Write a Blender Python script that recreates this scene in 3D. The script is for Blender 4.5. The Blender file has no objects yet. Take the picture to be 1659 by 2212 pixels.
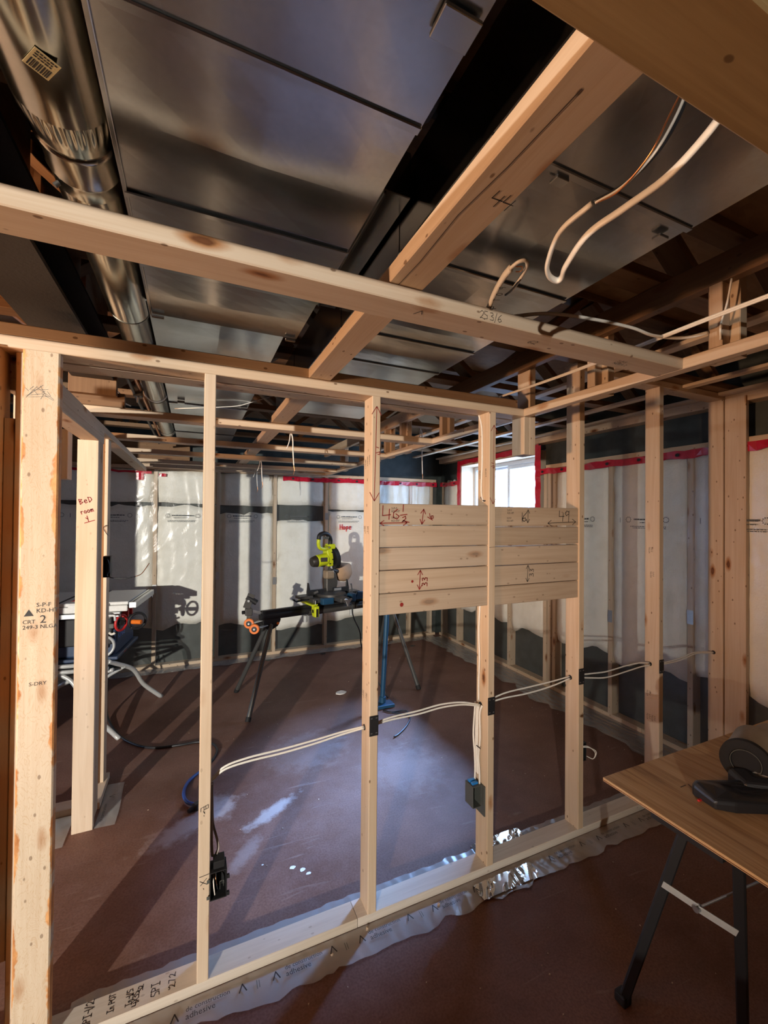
import bpy, bmesh, math, random
import numpy as np
from mathutils import Vector, Matrix
random.seed(7); rng = np.random.default_rng(7)
S = bpy.context.scene
COL = S.collection
PI = math.pi
# ------------------------------------------------------------------ camera
CF, CYAW, CPITCH, CROLL, CH = 915.97, 0.421393, 0.010373, 0.008951, 1.6716
def make_camera():
    cy, sy = math.cos(CYAW), math.sin(CYAW)
    r = Vector((cy, -sy, 0)); fw = Vector((sy*math.cos(CPITCH), cy*math.cos(CPITCH), math.sin(CPITCH)))
    up = r.cross(fw); cr, sr = math.cos(CROLL), math.sin(CROLL)
    r2 = cr*r + sr*up; u2 = -sr*r + cr*up
    cam = bpy.data.cameras.new('camera'); o = bpy.data.objects.new('camera', cam); COL.objects.link(o)
    m = Matrix((r2, u2, -fw)).transposed().to_4x4(); m.translation = (0, 0, CH)
    o.matrix_world = m
    cam.sensor_fit = 'HORIZONTAL'; cam.sensor_width = 36.0; cam.lens = CF/1659.0*36.0
    cam.clip_start = 0.02; cam.clip_end = 100
    S.camera = o
make_camera()
# ------------------------------------------------------------------ sky, lamps, exposure
w = bpy.data.worlds.new('sky'); S.world = w; w.use_nodes = True
bg = w.node_tree.nodes['Background']; bg.inputs[0].default_value = (0.40, 0.62, 1.0, 1); bg.inputs[1].default_value = 20.0
S.view_settings.view_transform = 'Standard'; S.view_settings.look = 'None'
S.view_settings.exposure = 0.0; S.view_settings.gamma = 1.0; S.view_settings.use_curve_mapping = False
S.cycles.use_denoising = True
S.cycles.max_bounces = 8; S.cycles.diffuse_bounces = 4; S.cycles.glossy_bounces = 4; S.cycles.transparent_max_bounces = 16
S.cycles.sample_clamp_indirect = 6.0
S.cycles.caustics_reflective = False; S.cycles.caustics_refractive = False
def lamp(name, kind, loc, aim, energy, color, size, **kw):
    d = bpy.data.lights.new(name, kind); d.energy = energy; d.color = color
    if kind == 'AREA':
        d.shape = 'RECTANGLE'; d.size, d.size_y = size
    else: d.shadow_soft_size = size
    for k, v in kw.items(): setattr(d, k, v)
    o = bpy.data.objects.new(name, d); COL.objects.link(o); o.location = loc
    if aim is not None:
        v = (Vector(aim)-Vector(loc)).normalized(); o.rotation_euler = v.to_track_quat('-Z', 'Y').to_euler()
    return o
LAMP = Vector((-3.9, -4.45, 1.90))
lamp('work_light', 'SPOT', LAMP, (-2.1, 3.34, 1.25), 3200, (1.0, 0.94, 0.85), 0.05, spot_size=1.38, spot_blend=1.0)
lamp('warm_bulb', 'POINT', (-3.6, 0.85, 1.30), None, 560, (1.0, 0.58, 0.33), 0.14)
lamp('hazy_sun', 'SUN', (8, 7, 6), Vector((8, 7, 6))-Vector((2.33, 1.40, 2.0)), 70.0, (0.26, 0.48, 1.0), 0.05, angle=0.30)
po = lamp('window_daylight', 'AREA', (3.40, 3.99, 2.02), (0, 3.99, 2.02), 1, (1, 1, 1), (1.30, 0.62))
po.data.cycles.is_portal = True
# ------------------------------------------------------------------ helpers: objects
WM = {}
def link(o, parent=None, mw=None):
    COL.objects.link(o)
    mw = mw if mw is not None else Matrix.Identity(4)
    if parent is not None:
        o.parent = parent; o.matrix_parent_inverse = Matrix.Identity(4)
        o.matrix_basis = WM[parent.name].inverted() @ mw
    else: o.matrix_basis = mw
    WM[o.name] = mw.copy()
    return o
def tag(o, label=None, cat=None, group=None, kind=None):
    if label: o['label'] = label
    if cat: o['category'] = cat
    if group: o['group'] = group
    if kind: o['kind'] = kind
    return o
def root(name, label, cat, loc=(0, 0, 0), rz=0.0, group=None, kind=None):
    o = bpy.data.objects.new(name, None); o.empty_display_size = .1
    link(o, None, Matrix.Translation(loc) @ Matrix.Rotation(rz, 4, 'Z'))
    return tag(o, label, cat, group, kind)
def sub(name, parent, loc=None):
    o = bpy.data.objects.new(name, None); o.empty_display_size = .05
    mw = WM[parent.name].copy()
    if loc is not None: mw = Matrix.Translation(loc)
    return link(o, parent, mw)
def smooth(me, on=True):
    me.polygons.foreach_set('use_smooth', [on]*len(me.polygons))
def mobj(name, me, mat, parent=None, mw=None):
    o = bpy.data.objects.new(name, me)
    if mat is not None and not me.materials: me.materials.append(mat)
    return link(o, parent, mw)
def from_bm(name, bm, mat, parent=None, mw=None, sm=False):
    me = bpy.data.meshes.new(name); bm.normal_update(); bm.to_mesh(me); bm.free()
    if sm: smooth(me)
    return mobj(name, me, mat, parent, mw)
def pydata(name, v, f, mat, parent=None, mw=None, sm=False):
    me = bpy.data.meshes.new(name); me.from_pydata([tuple(map(float, p)) for p in v], [], f); me.update()
    if sm: smooth(me)
    return mobj(name, me, mat, parent, mw)
_bcache = {}
def bar_mesh(w, t, L, c, name='bar'):
    """a board along local Z, w along X, t along Y, its four long edges eased by c"""
    k = (round(w, 4), round(t, 4), round(L, 4), round(c, 4))
    if k in _bcache: return _bcache[k].copy()
    a, b, h = w/2, t/2, L/2
    c = min(c, a*.45, b*.45)
    sec = [(-a+c, -b), (a-c, -b), (a, -b+c), (a, b-c), (a-c, b), (-a+c, b), (-a, b-c), (-a, -b+c)]
    v = [(x, y, -h) for x, y in sec] + [(x, y, h) for x, y in sec]
    f = [(i, (i+1) % 8, 8+(i+1) % 8, 8+i) for i in range(8)] + [tuple(range(7, -1, -1)), tuple(range(8, 16))]
    me = bpy.data.meshes.new(name); me.from_pydata(v, [], f); me.update()
    _bcache[k] = me
    return me.copy()
AX = {'z': Matrix.Identity(3), 'x': Matrix(((0, 0, 1), (1, 0, 0), (0, 1, 0))), 'y': Matrix(((1, 0, 0), (0, 0, 1), (0, -1, 0)))}
AX['y'] = Matrix(((1, 0, 0), (0, 0, 1), (0, -1, 0)))
def board(name, lo, hi, mat, parent=None, c=.0025, axis=None, jit=0.0):
    """axis-aligned board filling lo..hi, its grain along its longest side"""
    lo, hi = Vector(lo), Vector(hi); d = hi-lo; ctr = (lo+hi)/2
    if axis is None: axis = 'xyz'[max(range(3), key=lambda i: d[i])]
    if axis == 'z': w, t, L = d.x, d.y, d.z; R = Matrix.Identity(3)
    elif axis == 'x': w, t, L = d.y, d.z, d.x; R = Matrix(((0, 0, 1), (1, 0, 0), (0, 1, 0)))
    else: w, t, L = d.x, d.z, d.y; R = Matrix(((1, 0, 0), (0, 0, 1), (0, -1, 0)))
    me = bar_mesh(w, t, L, c, name)
    if jit:
        R = Matrix.Rotation(random.uniform(-jit, jit), 3, 'Z') @ R
    mw = R.to_4x4(); mw.translation = ctr
    return mobj(name, me, mat, parent, mw)
def strut(name, a, b, w, t, mat, parent=None, up=(0, 0, 1), c=.002):
    """a bar from a to b, t along the up direction, w across"""
    a, b = Vector(a), Vector(b); z = (b-a).normalized(); u = Vector(up)
    x = u.cross(z)
    if x.length < 1e-4: x = Vector((1, 0, 0)).cross(z)
    x.normalize(); y = z.cross(x)
    mw = Matrix((x, y, z)).transposed().to_4x4(); mw.translation = (a+b)/2
    return mobj(name, bar_mesh(w, t, (b-a).length, c, name), mat, parent, mw)
def catmull(pts, n=8):
    P = [Vector(p) for p in pts]
    if len(P) < 3: return P
    P = [P[0]*2-P[1]] + P + [P[-1]*2-P[-2]]; out = []
    for i in range(1, len(P)-2):
        for k in range(n):
            t = k/n; p0, p1, p2, p3 = P[i-1], P[i], P[i+1], P[i+2]
            out.append(.5*((2*p1)+(-p0+p2)*t+(2*p0-5*p1+4*p2-p3)*t*t+(-p0+3*p1-3*p2+p3)*t*t*t))
    out.append(P[-2]); return out
def tube(name, pts, r, mat, parent=None, seg=8, smooth_n=8, ry=None, closed=False, mw=None):
    """a tube swept along a smoothed path; ry gives a flat cable"""
    P = catmull(pts, smooth_n) if smooth_n else [Vector(p) for p in pts]
    v, f = sweep(P, r, ry, seg)
    return pydata(name, v, f, mat, parent, mw, sm=True)
def sweep(P, r, ry=None, seg=8, off=0):
    ry = ry or r; v = []; f = []; n = None
    rr = r if hasattr(r, '__len__') else [r]*len(P)
    for i, p in enumerate(P):
        t = ((P[min(i+1, len(P)-1)])-(P[max(i-1, 0)])).normalized()
        if n is None:
            n = t.orthogonal().normalized() if abs(t.z) > .9 else Vector((0, 0, 1)).cross(t).normalized()
        n = (n - t*n.dot(t)).normalized(); b = t.cross(n)
        for k in range(seg):
            a = 2*PI*k/seg
            q = p + n*(math.cos(a)*rr[i]) + b*(math.sin(a)*(ry if not hasattr(r, '__len__') else rr[i]))
            v.append(q)
    for i in range(len(P)-1):
        for k in range(seg):
            k2 = (k+1) % seg
            f.append((off+i*seg+k, off+i*seg+k2, off+(i+1)*seg+k2, off+(i+1)*seg+k))
    f.append(tuple(off+k for k in range(seg-1, -1, -1))); f.append(tuple(off+(len(P)-1)*seg+k for k in range(seg)))
    return v, f
def lathe(name, prof, mat, parent=None, mw=None, seg=24, sm=True):
    """prof: (radius, z) pairs turned about local Z"""
    v = []; f = []
    for r, z in prof:
        for k in range(seg): a = 2*PI*k/seg; v.append((r*math.cos(a), r*math.sin(a), z))
    for i in range(len(prof)-1):
        for k in range(seg):
            k2 = (k+1) % seg; f.append((i*seg+k, i*seg+k2, (i+1)*seg+k2, (i+1)*seg+k))
    f.append(tuple(range(seg-1, -1, -1))); n = (len(prof)-1)*seg; f.append(tuple(range(n, n+seg)))
    o = pydata(name, v, f, mat, parent, mw, sm=False)
    if sm:
        me = o.data; fl = [len(p.vertices) == 4 for p in me.polygons]
        me.polygons.foreach_set('use_smooth', fl)
        try: me.set_sharp_from_angle(angle=.7)
        except Exception: pass
    return o
def frame(origin, z, x=None):
    """matrix whose local Z looks along z"""
    z = Vector(z).normalized(); x = Vector(x) if x is not None else z.orthogonal()
    x = (x - z*x.dot(z)).normalized(); y = z.cross(x)
    m = Matrix((x, y, z)).transposed().to_4x4(); m.translation = origin
    return m
def cyl(name, a, b, r, mat, parent=None, seg=20, r2=None, c=.0):
    a, b = Vector(a), Vector(b); L = (b-a).length; r2 = r if r2 is None else r2
    pr = [(r, 0), (r2, L)] if not c else [(r-c, 0), (r, c), (r2, L-c), (r2-c, L)]
    return lathe(name, pr, mat, parent, frame(a, b-a), seg)
def bevbox(name, lo, hi, mat, parent=None, bev=.004, mw=None, seg=2, taper=None):
    """a box lo..hi with rounded edges; taper scales the top in x and y"""
    bm = bmesh.new(); bmesh.ops.create_cube(bm, size=1)
    lo, hi = Vector(lo), Vector(hi); c = (lo+hi)/2; d = hi-lo
    for q in bm.verts:
        s = taper if taper and q.co.z > 0 else (1, 1)
        q.co = Vector((q.co.x*d.x*s[0], q.co.y*d.y*s[1], q.co.z*d.z))
    if bev: bmesh.ops.bevel(bm, geom=bm.edges[:], offset=min(bev, min(d)*.45), segments=seg, affect='EDGES', profile=.5)
    T = Matrix.Translation(c)
    return from_bm(name, bm, mat, parent, (mw @ T) if mw is not None else T)
def prism(name, poly, depth, mat, parent=None, mw=None, bev=0.0):
    """an outline in local XY given its thickness along local Z"""
    bm = bmesh.new(); n = len(poly)
    lo = [bm.verts.new((x, y, 0)) for x, y in poly]; hi = [bm.verts.new((x, y, depth)) for x, y in poly]
    bm.faces.new(lo[::-1]); bm.faces.new(hi)
    for i in range(n): bm.faces.new((lo[i], lo[(i+1) % n], hi[(i+1) % n], hi[i]))
    if bev: bmesh.ops.bevel(bm, geom=bm.edges[:], offset=bev, segments=1, affect='EDGES')
    return from_bm(name, bm, mat, parent, mw)
def merge(name, parts, mat, parent=None, mw=None, sm=False):
    """several (verts, faces) lists as one mesh"""
    v = []; f = []
    for pv, pf in parts:
        o = len(v); v += list(pv); f += [tuple(i+o for i in q) for q in pf]
    return pydata(name, v, f, mat, parent, mw, sm)
def boxvf(lo, hi):
    x0, y0, z0 = lo; x1, y1, z1 = hi
    return ([(x0, y0, z0), (x1, y0, z0), (x1, y1, z0), (x0, y1, z0), (x0, y0, z1), (x1, y0, z1), (x1, y1, z1), (x0, y1, z1)],
            [(3, 2, 1, 0), (4, 5, 6, 7), (0, 1, 5, 4), (1, 2, 6, 5), (2, 3, 7, 6), (3, 0, 4, 7)])
# ------------------------------------------------------------------ helpers: writing
G = {'4': [[(0, 1), (-.05, .4), (.65, .42)], [(.5, .8), (.45, -.1)]], '6': [[(.6, 1), (.2, .65), (.02, .25), (.25, 0), (.58, .18), (.45, .45), (.1, .35)]],
     '1': [[(.3, 1.05), (.3, -.05)]], '2': [[(.05, .75), (.3, 1), (.58, .78), (.4, .4), (0, 0), (.3, .08), (.75, -.05)]],
     '9': [[(.6, .85), (.3, 1), (.05, .75), (.25, .5), (.6, .7)], [(.62, 1), (.55, -.15)]],
     '3': [[(.05, .95), (.45, 1), (.5, .75), (.2, .55), (.55, .4), (.5, .05), (0, .05)]], '5': [[(.55, 1), (.1, 1), (.08, .6), (.5, .5), (.5, .1), (.05, 0)]],
     '7': [[(0, 1), (.55, 1), (.2, 0)]], 'B': [[(.05, 0), (.05, 1)], [(.05, 1), (.5, .85), (.1, .52), (.55, .28), (.05, 0)]],
     'e': [[(.05, .35), (.45, .4), (.4, .62), (.15, .62), (.02, .3), (.2, .02), (.5, .1)]], 'D': [[(.05, 0), (.05, 1)], [(.0, 1), (.45, .85), (.55, .4), (.05, 0)]],
     'r': [[(.1, .6), (.12, 0)], [(.12, .4), (.25, .58), (.42, .55)]], 'o': [[(.25, .6), (.05, .4), (.1, .08), (.35, .02), (.48, .3), (.3, .6)]],
     'm': [[(.05, .6), (.08, 0)], [(.08, .4), (.25, .6), (.3, 0)], [(.3, .4), (.48, .6), (.55, 0)]], 'H': [[(.05, 1), (.05, 0)], [(.5, 1), (.5, 0)], [(.05, .5), (.5, .5)]],
     'p': [[(.08, .6), (.1, -.4)], [(.1, .5), (.4, .6), (.45, .2), (.1, .05)]], 'S': [[(.55, .95), (.15, .95), (.05, .6), (.5, .45), (.5, .05), (.05, 0)]],
     'P': [[(.08, 0), (.08, 1), (.5, .85), (.45, .55), (.08, .5)]], 'I': [[(.3, 1), (.3, 0)], [(.05, 1), (.55, 1)], [(.05, 0), (.55, 0)]], 'O': [[(.3, 1), (.02, .6), (.1, .1), (.4, 0), (.6, .4), (.5, .9), (.3, 1)]],
     'T': [[(.3, 1), (.3, 0)], [(0, 1), (.6, 1)]], 'X': [[(.05, 1), (.6, 0)], [(.6, 1), (0, 0)]], '-': [[(.1, .5), (.5, .5)]], '/': [[(.5, 1.1), (.1, -.2)]],
     'g': [[(.45, .55), (.15, .6), (.08, .2), (.42, .15), (.45, .6), (.4, -.3), (.1, -.35)]], 'n': [[(.08, .6), (.1, 0)], [(.1, .4), (.3, .6), (.42, 0)]], '^': [[(0, 0), (.3, 1), (.6, 0)]],
     'R': [[(.08, 0), (.08, 1), (.5, .85), (.45, .55), (.08, .5), (.55, 0)]], 'L': [[(.1, 1), (.1, 0), (.5, 0)]], ' ': [], '.': [[(.2, 0), (.25, .08)]], "'": [[(.2, 1), (.18, .75)]],
     'h': [[(.08, 1), (.1, 0)], [(.1, .4), (.3, .6), (.42, 0)]], 'a': [[(.42, .5), (.15, .6), (.05, .25), (.2, 0), (.42, .2), (.44, .6), (.46, 0)]], 'i': [[(.15, .6), (.17, 0)]]}
def stroke_vf(lines, O, u, v, wd, lift=.0007):
    """flat pen strokes: polylines in (u, v) coordinates about O as thin ribbons lying just proud of the surface"""
    u, v = Vector(u), Vector(v); n = u.cross(v).normalized(); O = Vector(O); V = []; F = []
    for L in lines:
        P = [O + u*a + v*b + n*lift for a, b in L]
        for i in range(len(P)-1):
            d = P[i+1]-P[i]
            if d.length < 1e-6: continue
            d.normalize(); s = n.cross(d)*wd/2; e = d*wd*.3; k = len(V)
            V += [P[i]-s-e, P[i+1]-s+e, P[i+1]+s+e, P[i]+s-e]; F.append((k, k+1, k+2, k+3))
    return V, F
def pen_lines(text, size, x0=0., y0=0., adv=.78):
    out = []; x = x0
    for ch in text:
        for L in G.get(ch, []):
            out.append([(x+a*size, y0+b*size) for a, b in L])
        x += adv*size*(.5 if ch in "1 .'i-" else 1.0)
    return out
def rot(lines, deg, x0, y0):
    c, s = math.cos(math.radians(deg)), math.sin(math.radians(deg))
    return [[(x0+a*c-b*s, y0+a*s+b*c) for a, b in L] for L in lines]
def arrow(x0, y0, x1, y1, h=.02):
    d = Vector((x1-x0, y1-y0)).normalized(); s = Vector((-d.y, d.x)); o = [[(x0, y0), (x1, y1)]]
    for (x, y), g in (((x0, y0), 1), ((x1, y1), -1)):
        p = Vector((x, y))
        for q in (s, -s):
            e = p + d*g*h + q*h*.6; o.append([(x, y), (e.x, e.y)])
    return o
def pen(name, lines, O, u, v, wd, mat, parent):
    V, F = stroke_vf(lines, O, u, v, wd)
    return pydata(name, V, F, mat, parent)
def printed(name, text, O, u, v, size, mat, parent, spacing=1.0, line=1.0, align='LEFT'):
    cu = bpy.data.curves.new(name, 'FONT'); cu.body = text; cu.size = size; cu.space_character = spacing; cu.space_line = line; cu.align_x = align
    cu.resolution_u = 2
    t = bpy.data.objects.new(name, cu); COL.objects.link(t)
    me = bpy.data.meshes.new_from_object(t.evaluated_get(bpy.context.evaluated_depsgraph_get()))
    bpy.data.objects.remove(t); bpy.data.curves.remove(cu)
    u, v = Vector(u).normalized(), Vector(v).normalized(); n = u.cross(v)
    mw = Matrix((u, v, n)).transposed().to_4x4(); mw.translation = Vector(O)+n*.0008
    me.materials.clear()
    return mobj(name, me, mat, parent, mw)
# ------------------------------------------------------------------ materials
class NT:
    def __init__(s, name):
        s.m = bpy.data.materials.new(name); s.m.use_nodes = True; s.t = s.m.node_tree; s.n = s.t.nodes
        s.b = s.n['Principled BSDF']; s.out = s.n['Material Output']
    def node(s, typ, **kw):
        n = s.n.new(typ)
        for k, v in kw.items():
            if k.startswith('i_'):
                key = k[2:]; key = int(key) if key.isdigit() else key.replace('_', ' ')
                n.inputs[key].default_value = v
            else: setattr(n, k, v)
        return n
    def l(s, a, b): s.t.links.new(a, b)
    def coord(s, scale=(1, 1, 1), rnd=True, kind='Object'):
        tc = s.node('ShaderNodeTexCoord'); mp = s.node('ShaderNodeMapping'); mp.inputs['Scale'].default_value = scale
        src = tc.outputs[kind]
        if rnd:
            oi = s.node('ShaderNodeObjectInfo'); mul = s.node('ShaderNodeMath', operation='MULTIPLY', i_1=37.0)
            s.l(oi.outputs['Random'], mul.inputs[0]); add = s.node('ShaderNodeVectorMath', operation='ADD')
            s.l(src, add.inputs[0]); s.l(mul.outputs[0], add.inputs[1]); src = add.outputs[0]
        s.l(src, mp.inputs['Vector']); return mp.outputs[0]
    def noise(s, vec, scale, detail=4, rough=.55, dist=0.0):
        n = s.node('ShaderNodeTexNoise'); n.inputs['Scale'].default_value = scale; n.inputs['Detail'].default_value = detail
        n.inputs['Roughness'].default_value = rough; n.inputs['Distortion'].default_value = dist
        if vec is not None: s.l(vec, n.inputs['Vector'])
        return n.outputs['Fac']
    def ramp(s, fac, stops, interp='LINEAR'):
        r = s.node('ShaderNodeValToRGB'); cr = r.color_ramp; cr.interpolation = interp
        while len(cr.elements) < len(stops): cr.elements.new(.5)
        for e, (p, c) in zip(cr.elements, stops):
            e.position = p; c = tuple(c) if hasattr(c, '__len__') else (c, c, c); e.color = c[:3]+(1,)
        s.l(fac, r.inputs[0]); return r.outputs[0]
    def mix(s, fac, a, b, blend='MIX'):
        m = s.node('ShaderNodeMix', data_type='RGBA', blend_type=blend)
        for sock, val in ((m.inputs[0], fac), (m.inputs[6], a), (m.inputs[7], b)):
            if hasattr(val, 'is_output'): s.l(val, sock)
            else: sock.default_value = val if not hasattr(val, '__len__') else tuple(val)+(1,)*(4-len(val))
        return m.outputs[2]
    def math(s, op, a, b=0.0, c=None):
        m = s.node('ShaderNodeMath', operation=op)
        for i, val in enumerate((a, b) if c is None else (a, b, c)):
            if hasattr(val, 'is_output'): s.l(val, m.inputs[i])
            else: m.inputs[i].default_value = val
        return m.outputs[0]
    def bump(s, h, strength, dist=.01):
        b = s.node('ShaderNodeBump'); b.inputs['Strength'].default_value = strength; b.inputs['Distance'].default_value = dist
        s.l(h, b.inputs['Height']); s.l(b.outputs[0], s.b.inputs['Normal']); return b.outputs[0]
    def schlick(s, base, normal=None, top=.85):
        lw = s.node('ShaderNodeLayerWeight'); lw.inputs['Blend'].default_value = .5
        if normal is not None: s.l(normal, lw.inputs['Normal'])
        return s.math('MINIMUM', s.math('ADD', s.math('POWER', lw.outputs['Facing'], 5.0), base), top)
    def set(s, **kw):
        for k, v in kw.items():
            k = k.replace('_', ' ').title().replace('Ior', 'IOR')
            i = s.b.inputs[k]
            if hasattr(v, 'is_output'): s.l(v, i)
            else: i.default_value = v if not hasattr(v, '__len__') else tuple(v)+(1,)*(4-len(v))
        return s
def plain(name, col, rough=.5, metal=0.0, bumpy=0.0, bscale=80, var=.12):
    m = NT(name); vec = m.coord()
    n = m.noise(vec, bscale, 3)
    c = m.mix(n, [x*(1-var) for x in col], [min(1, x*(1+var)) for x in col])
    m.set(base_color=c, roughness=rough, metallic=metal)
    if bumpy: m.bump(n, bumpy, .004)
    return m.m
def pine(name, light, dark, knots=1.0, sat=1.0, bark=False):
    m = NT(name)
    vec = m.coord((22, 22, 1.0)); warp = m.noise(vec, .55, 3, .5)
    rings = m.noise(vec, 1.1, 5, .6, 1.6)
    fine = m.noise(m.coord((190, 190, 4)), 1.0, 3, .6)
    g = m.math('ADD', m.math('MULTIPLY', rings, .75), m.math('MULTIPLY', fine, .25))
    col = m.ramp(g, [(.36, dark), (.52, [a*.6+b*.4 for a, b in zip(light, dark)]), (.66, light)])
    # broad tone, board to board and along it
    oi = m.node('ShaderNodeObjectInfo')
    tone = m.ramp(oi.outputs['Random'], [(0, (.90, .87, .82)), (.5, (1, 1, 1)), (1, (1.0, .94, .86))])
    col = m.mix(1.0, col, tone, 'MULTIPLY')
    blot = m.ramp(m.noise(m.coord((5, 5, 1.3)), 1.0, 2), [(.35, (.90, .86, .80)), (.6, (1, 1, 1))])
    col = m.mix(.8, col, blot, 'MULTIPLY')
    if knots:
        kv = m.coord((9.5, 9.5, 3.4)); vo = m.node('ShaderNodeTexVoronoi'); vo.inputs['Scale'].default_value = 1.0
        m.l(kv, vo.inputs['Vector']); d = m.math('ADD', vo.outputs['Distance'], m.math('MULTIPLY', m.noise(m.coord((60, 60, 40)), 1, 2), .05))
        halo = m.ramp(d, [(.0, (.30, .15, .07)), (.09, (.20, .09, .04)), (.125, (.62, .38, .22)), (.22, (1, 1, 1))])
        col = m.mix(knots, col, halo, 'MULTIPLY')
        # nail holes and pin knots
        v2 = m.node('ShaderNodeTexVoronoi'); m.l(m.coord((26, 26, 15)), v2.inputs['Vector']); v2.inputs['Scale'].default_value = 1.0
        pin = m.ramp(v2.outputs['Distance'], [(.085, (.20, .12, .07)), (.125, (1, 1, 1))])
        col = m.mix(.75*knots, col, pin, 'MULTIPLY')
    if bark:
        sx = m.node('ShaderNodeSeparateXYZ'); tc = m.node('ShaderNodeTexCoord'); m.l(tc.outputs['Object'], sx.inputs[0])
        ax = m.math('ABSOLUTE', sx.outputs[0]); wob = m.noise(m.coord((10, 1, 6.0)), 1.0, 4, .65)
        e = m.math('ADD', ax, m.math('MULTIPLY', wob, .075))
        bm_ = m.ramp(e, [(.0800, 0.0), (.0815, 1.0)])
        barkc = m.ramp(m.noise(m.coord((40, 40, 12)), 1, 4), [(.35, (.45, .17, .055)), (.6, (.74, .38, .15))])
        col = m.mix(bm_, col, barkc)
        fig = m.noise(m.coord((16, 16, 5)), 1.5, 2, .5, 2.5)
        line = m.ramp(m.math('PINGPONG', m.math('MULTIPLY', fig, 9.0), .5), [(.0, (.80, .66, .50)), (.16, (1, 1, 1))])
        col = m.mix(.5, col, line, 'MULTIPLY')
    m.set(base_color=col, roughness=.62); m.b.inputs['Specular IOR Level'].default_value = .3
    m.bump(g, .12, .003)
    return m.m
WOOD = pine('pine_lumber', (.67, .55, .42), (.58, .44, .31))
WOODB = pine('pine_lumber_with_bark_edges', (.70, .58, .44), (.60, .46, .32), .8, bark=True)
WOODC = pine('clean_pine_lumber', (.70, .58, .45), (.62, .49, .36), .35)
WOODP = pine('pine_plank', (.60, .48, .37), (.50, .38, .28), .55)
WOODM = pine('dark_orange_pine', (.44, .30, .14), (.33, .21, .09), .9)  # darker, more orange pine for the nearest crosspiece
WOODG = pine('greyed_pine', (.70, .64, .56), (.60, .53, .45), .4)
WOODD = pine('dark_shaded_lumber', (.23, .135, .068), (.17, .092, .045), .7)  # pine with the shade on trusses and beam block darkened into its colour
def galv(name, base, rough, r2, spangle=40):
    m = NT(name); vec = m.coord(); n = m.noise(vec, 7, 4); v = m.node('ShaderNodeTexVoronoi'); m.l(vec, v.inputs['Vector']); v.inputs['Scale'].default_value = spangle
    sp = m.math('MULTIPLY', v.outputs['Color'], 1.0) if False else m.noise(vec, spangle*3, 2)
    c = m.mix(sp, [x*.82 for x in base], base); sm_ = m.ramp(n, [(.3, (.74, .72, .66)), (.65, (1, 1, 1))]); c = m.mix(.6, c, sm_, 'MULTIPLY')
    m.set(base_color=c, metallic=1.0, roughness=m.ramp(m.noise(vec, 2.2, 5), [(.3, rough), (.7, r2)]))
    m.bump(m.noise(m.coord((2.2, 1.2, 1)), 1.6, 2), .10, .05)
    return m.m
GALV = galv('galvanised_duct_steel', (.50, .51, .52), .16, .28)
PIPE = galv('galvanised_pipe_steel', (.56, .55, .48), .14, .26)
def concrete_floor():
    m = NT('red_brown_painted_concrete'); tc = m.node('ShaderNodeTexCoord'); vec = tc.outputs['Object']
    n1 = m.noise(vec, 1.5, 6, .6); n2 = m.noise(vec, 9, 6, .65); n3 = m.noise(vec, 120, 3)
    c = m.ramp(n1, [(.30, (.140, .070, .050)), (.5, (.205, .112, .083)), (.72, (.28, .165, .130))])
    c = m.mix(m.ramp(n2, [(.42, 0.0), (.75, .55)]), c, (.27, .165, .14))
    c = m.mix(m.ramp(n3, [(.35, .35), (.6, 0.0)]), c, (.07, .03, .022))
    # chalky worn patches and scuffs
    def blob(x, y, rx, ry, ang, amt):
        mp = m.node('ShaderNodeMapping'); mp.vector_type = 'TEXTURE'; mp.inputs['Location'].default_value = (x, y, 0); mp.inputs['Rotation'].default_value = (0, 0, ang); mp.inputs['Scale'].default_value = (rx, ry, 1)
        m.l(vec, mp.inputs['Vector']); ln = m.node('ShaderNodeVectorMath', operation='LENGTH'); m.l(mp.outputs[0], ln.inputs[0])
        d = m.math('ADD', ln.outputs['Value'], m.math('MULTIPLY', m.math('SUBTRACT', m.noise(vec, 14, 6, .7), .5), 1.9))
        return m.math('MULTIPLY', m.ramp(d, [(.45, 1.0), (1.05, 0.0)]), amt)
    for b in ((.02, 2.53, .30, .09, .45, .45), (.42, 2.45, .22, .05, .55, .62), (.16, 2.62, .10, .14, .2, .40), (.75, 3.0, .35, .28, .3, .14), (1.3, 2.55, .30, .35, 0, .10), (.25, 2.2, .16, .05, .9, .25)):
        c = m.mix(blob(*b), c, (.56, .53, .52))
    sc = m.noise(m.coord((3, 30, 1), rnd=False), 1, 5, .6, 1.0)
    c = m.mix(m.ramp(sc, [(.63, 0.0), (.70, .25)]), c, (.40, .32, .29))
    m.set(base_color=c, roughness=m.ramp(n2, [(.3, .44), (.7, .62)])); m.b.inputs['Specular IOR Level'].default_value = .18
    m.bump(m.math('ADD', n2, m.math('MULTIPLY', n3, .3)), .10, .006)
    return m.m
FLOOR = concrete_floor()
def batt():
    m = NT('cream_fibreglass_batt'); vec = m.coord(); n = m.noise(vec, 6, 6, .65); f = m.noise(vec, 60, 4, .7)
    c = m.ramp(n, [(.3, (.84, .82, .73)), (.55, (.93, .92, .84)), (.75, (.95, .94, .87))])
    m.set(base_color=c, roughness=.95); m.b.inputs['Specular IOR Level'].default_value = .05
    m.bump(m.math('ADD', n, m.math('MULTIPLY', f, .4)), .5, .02); return m.m
BATT = batt()
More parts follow.
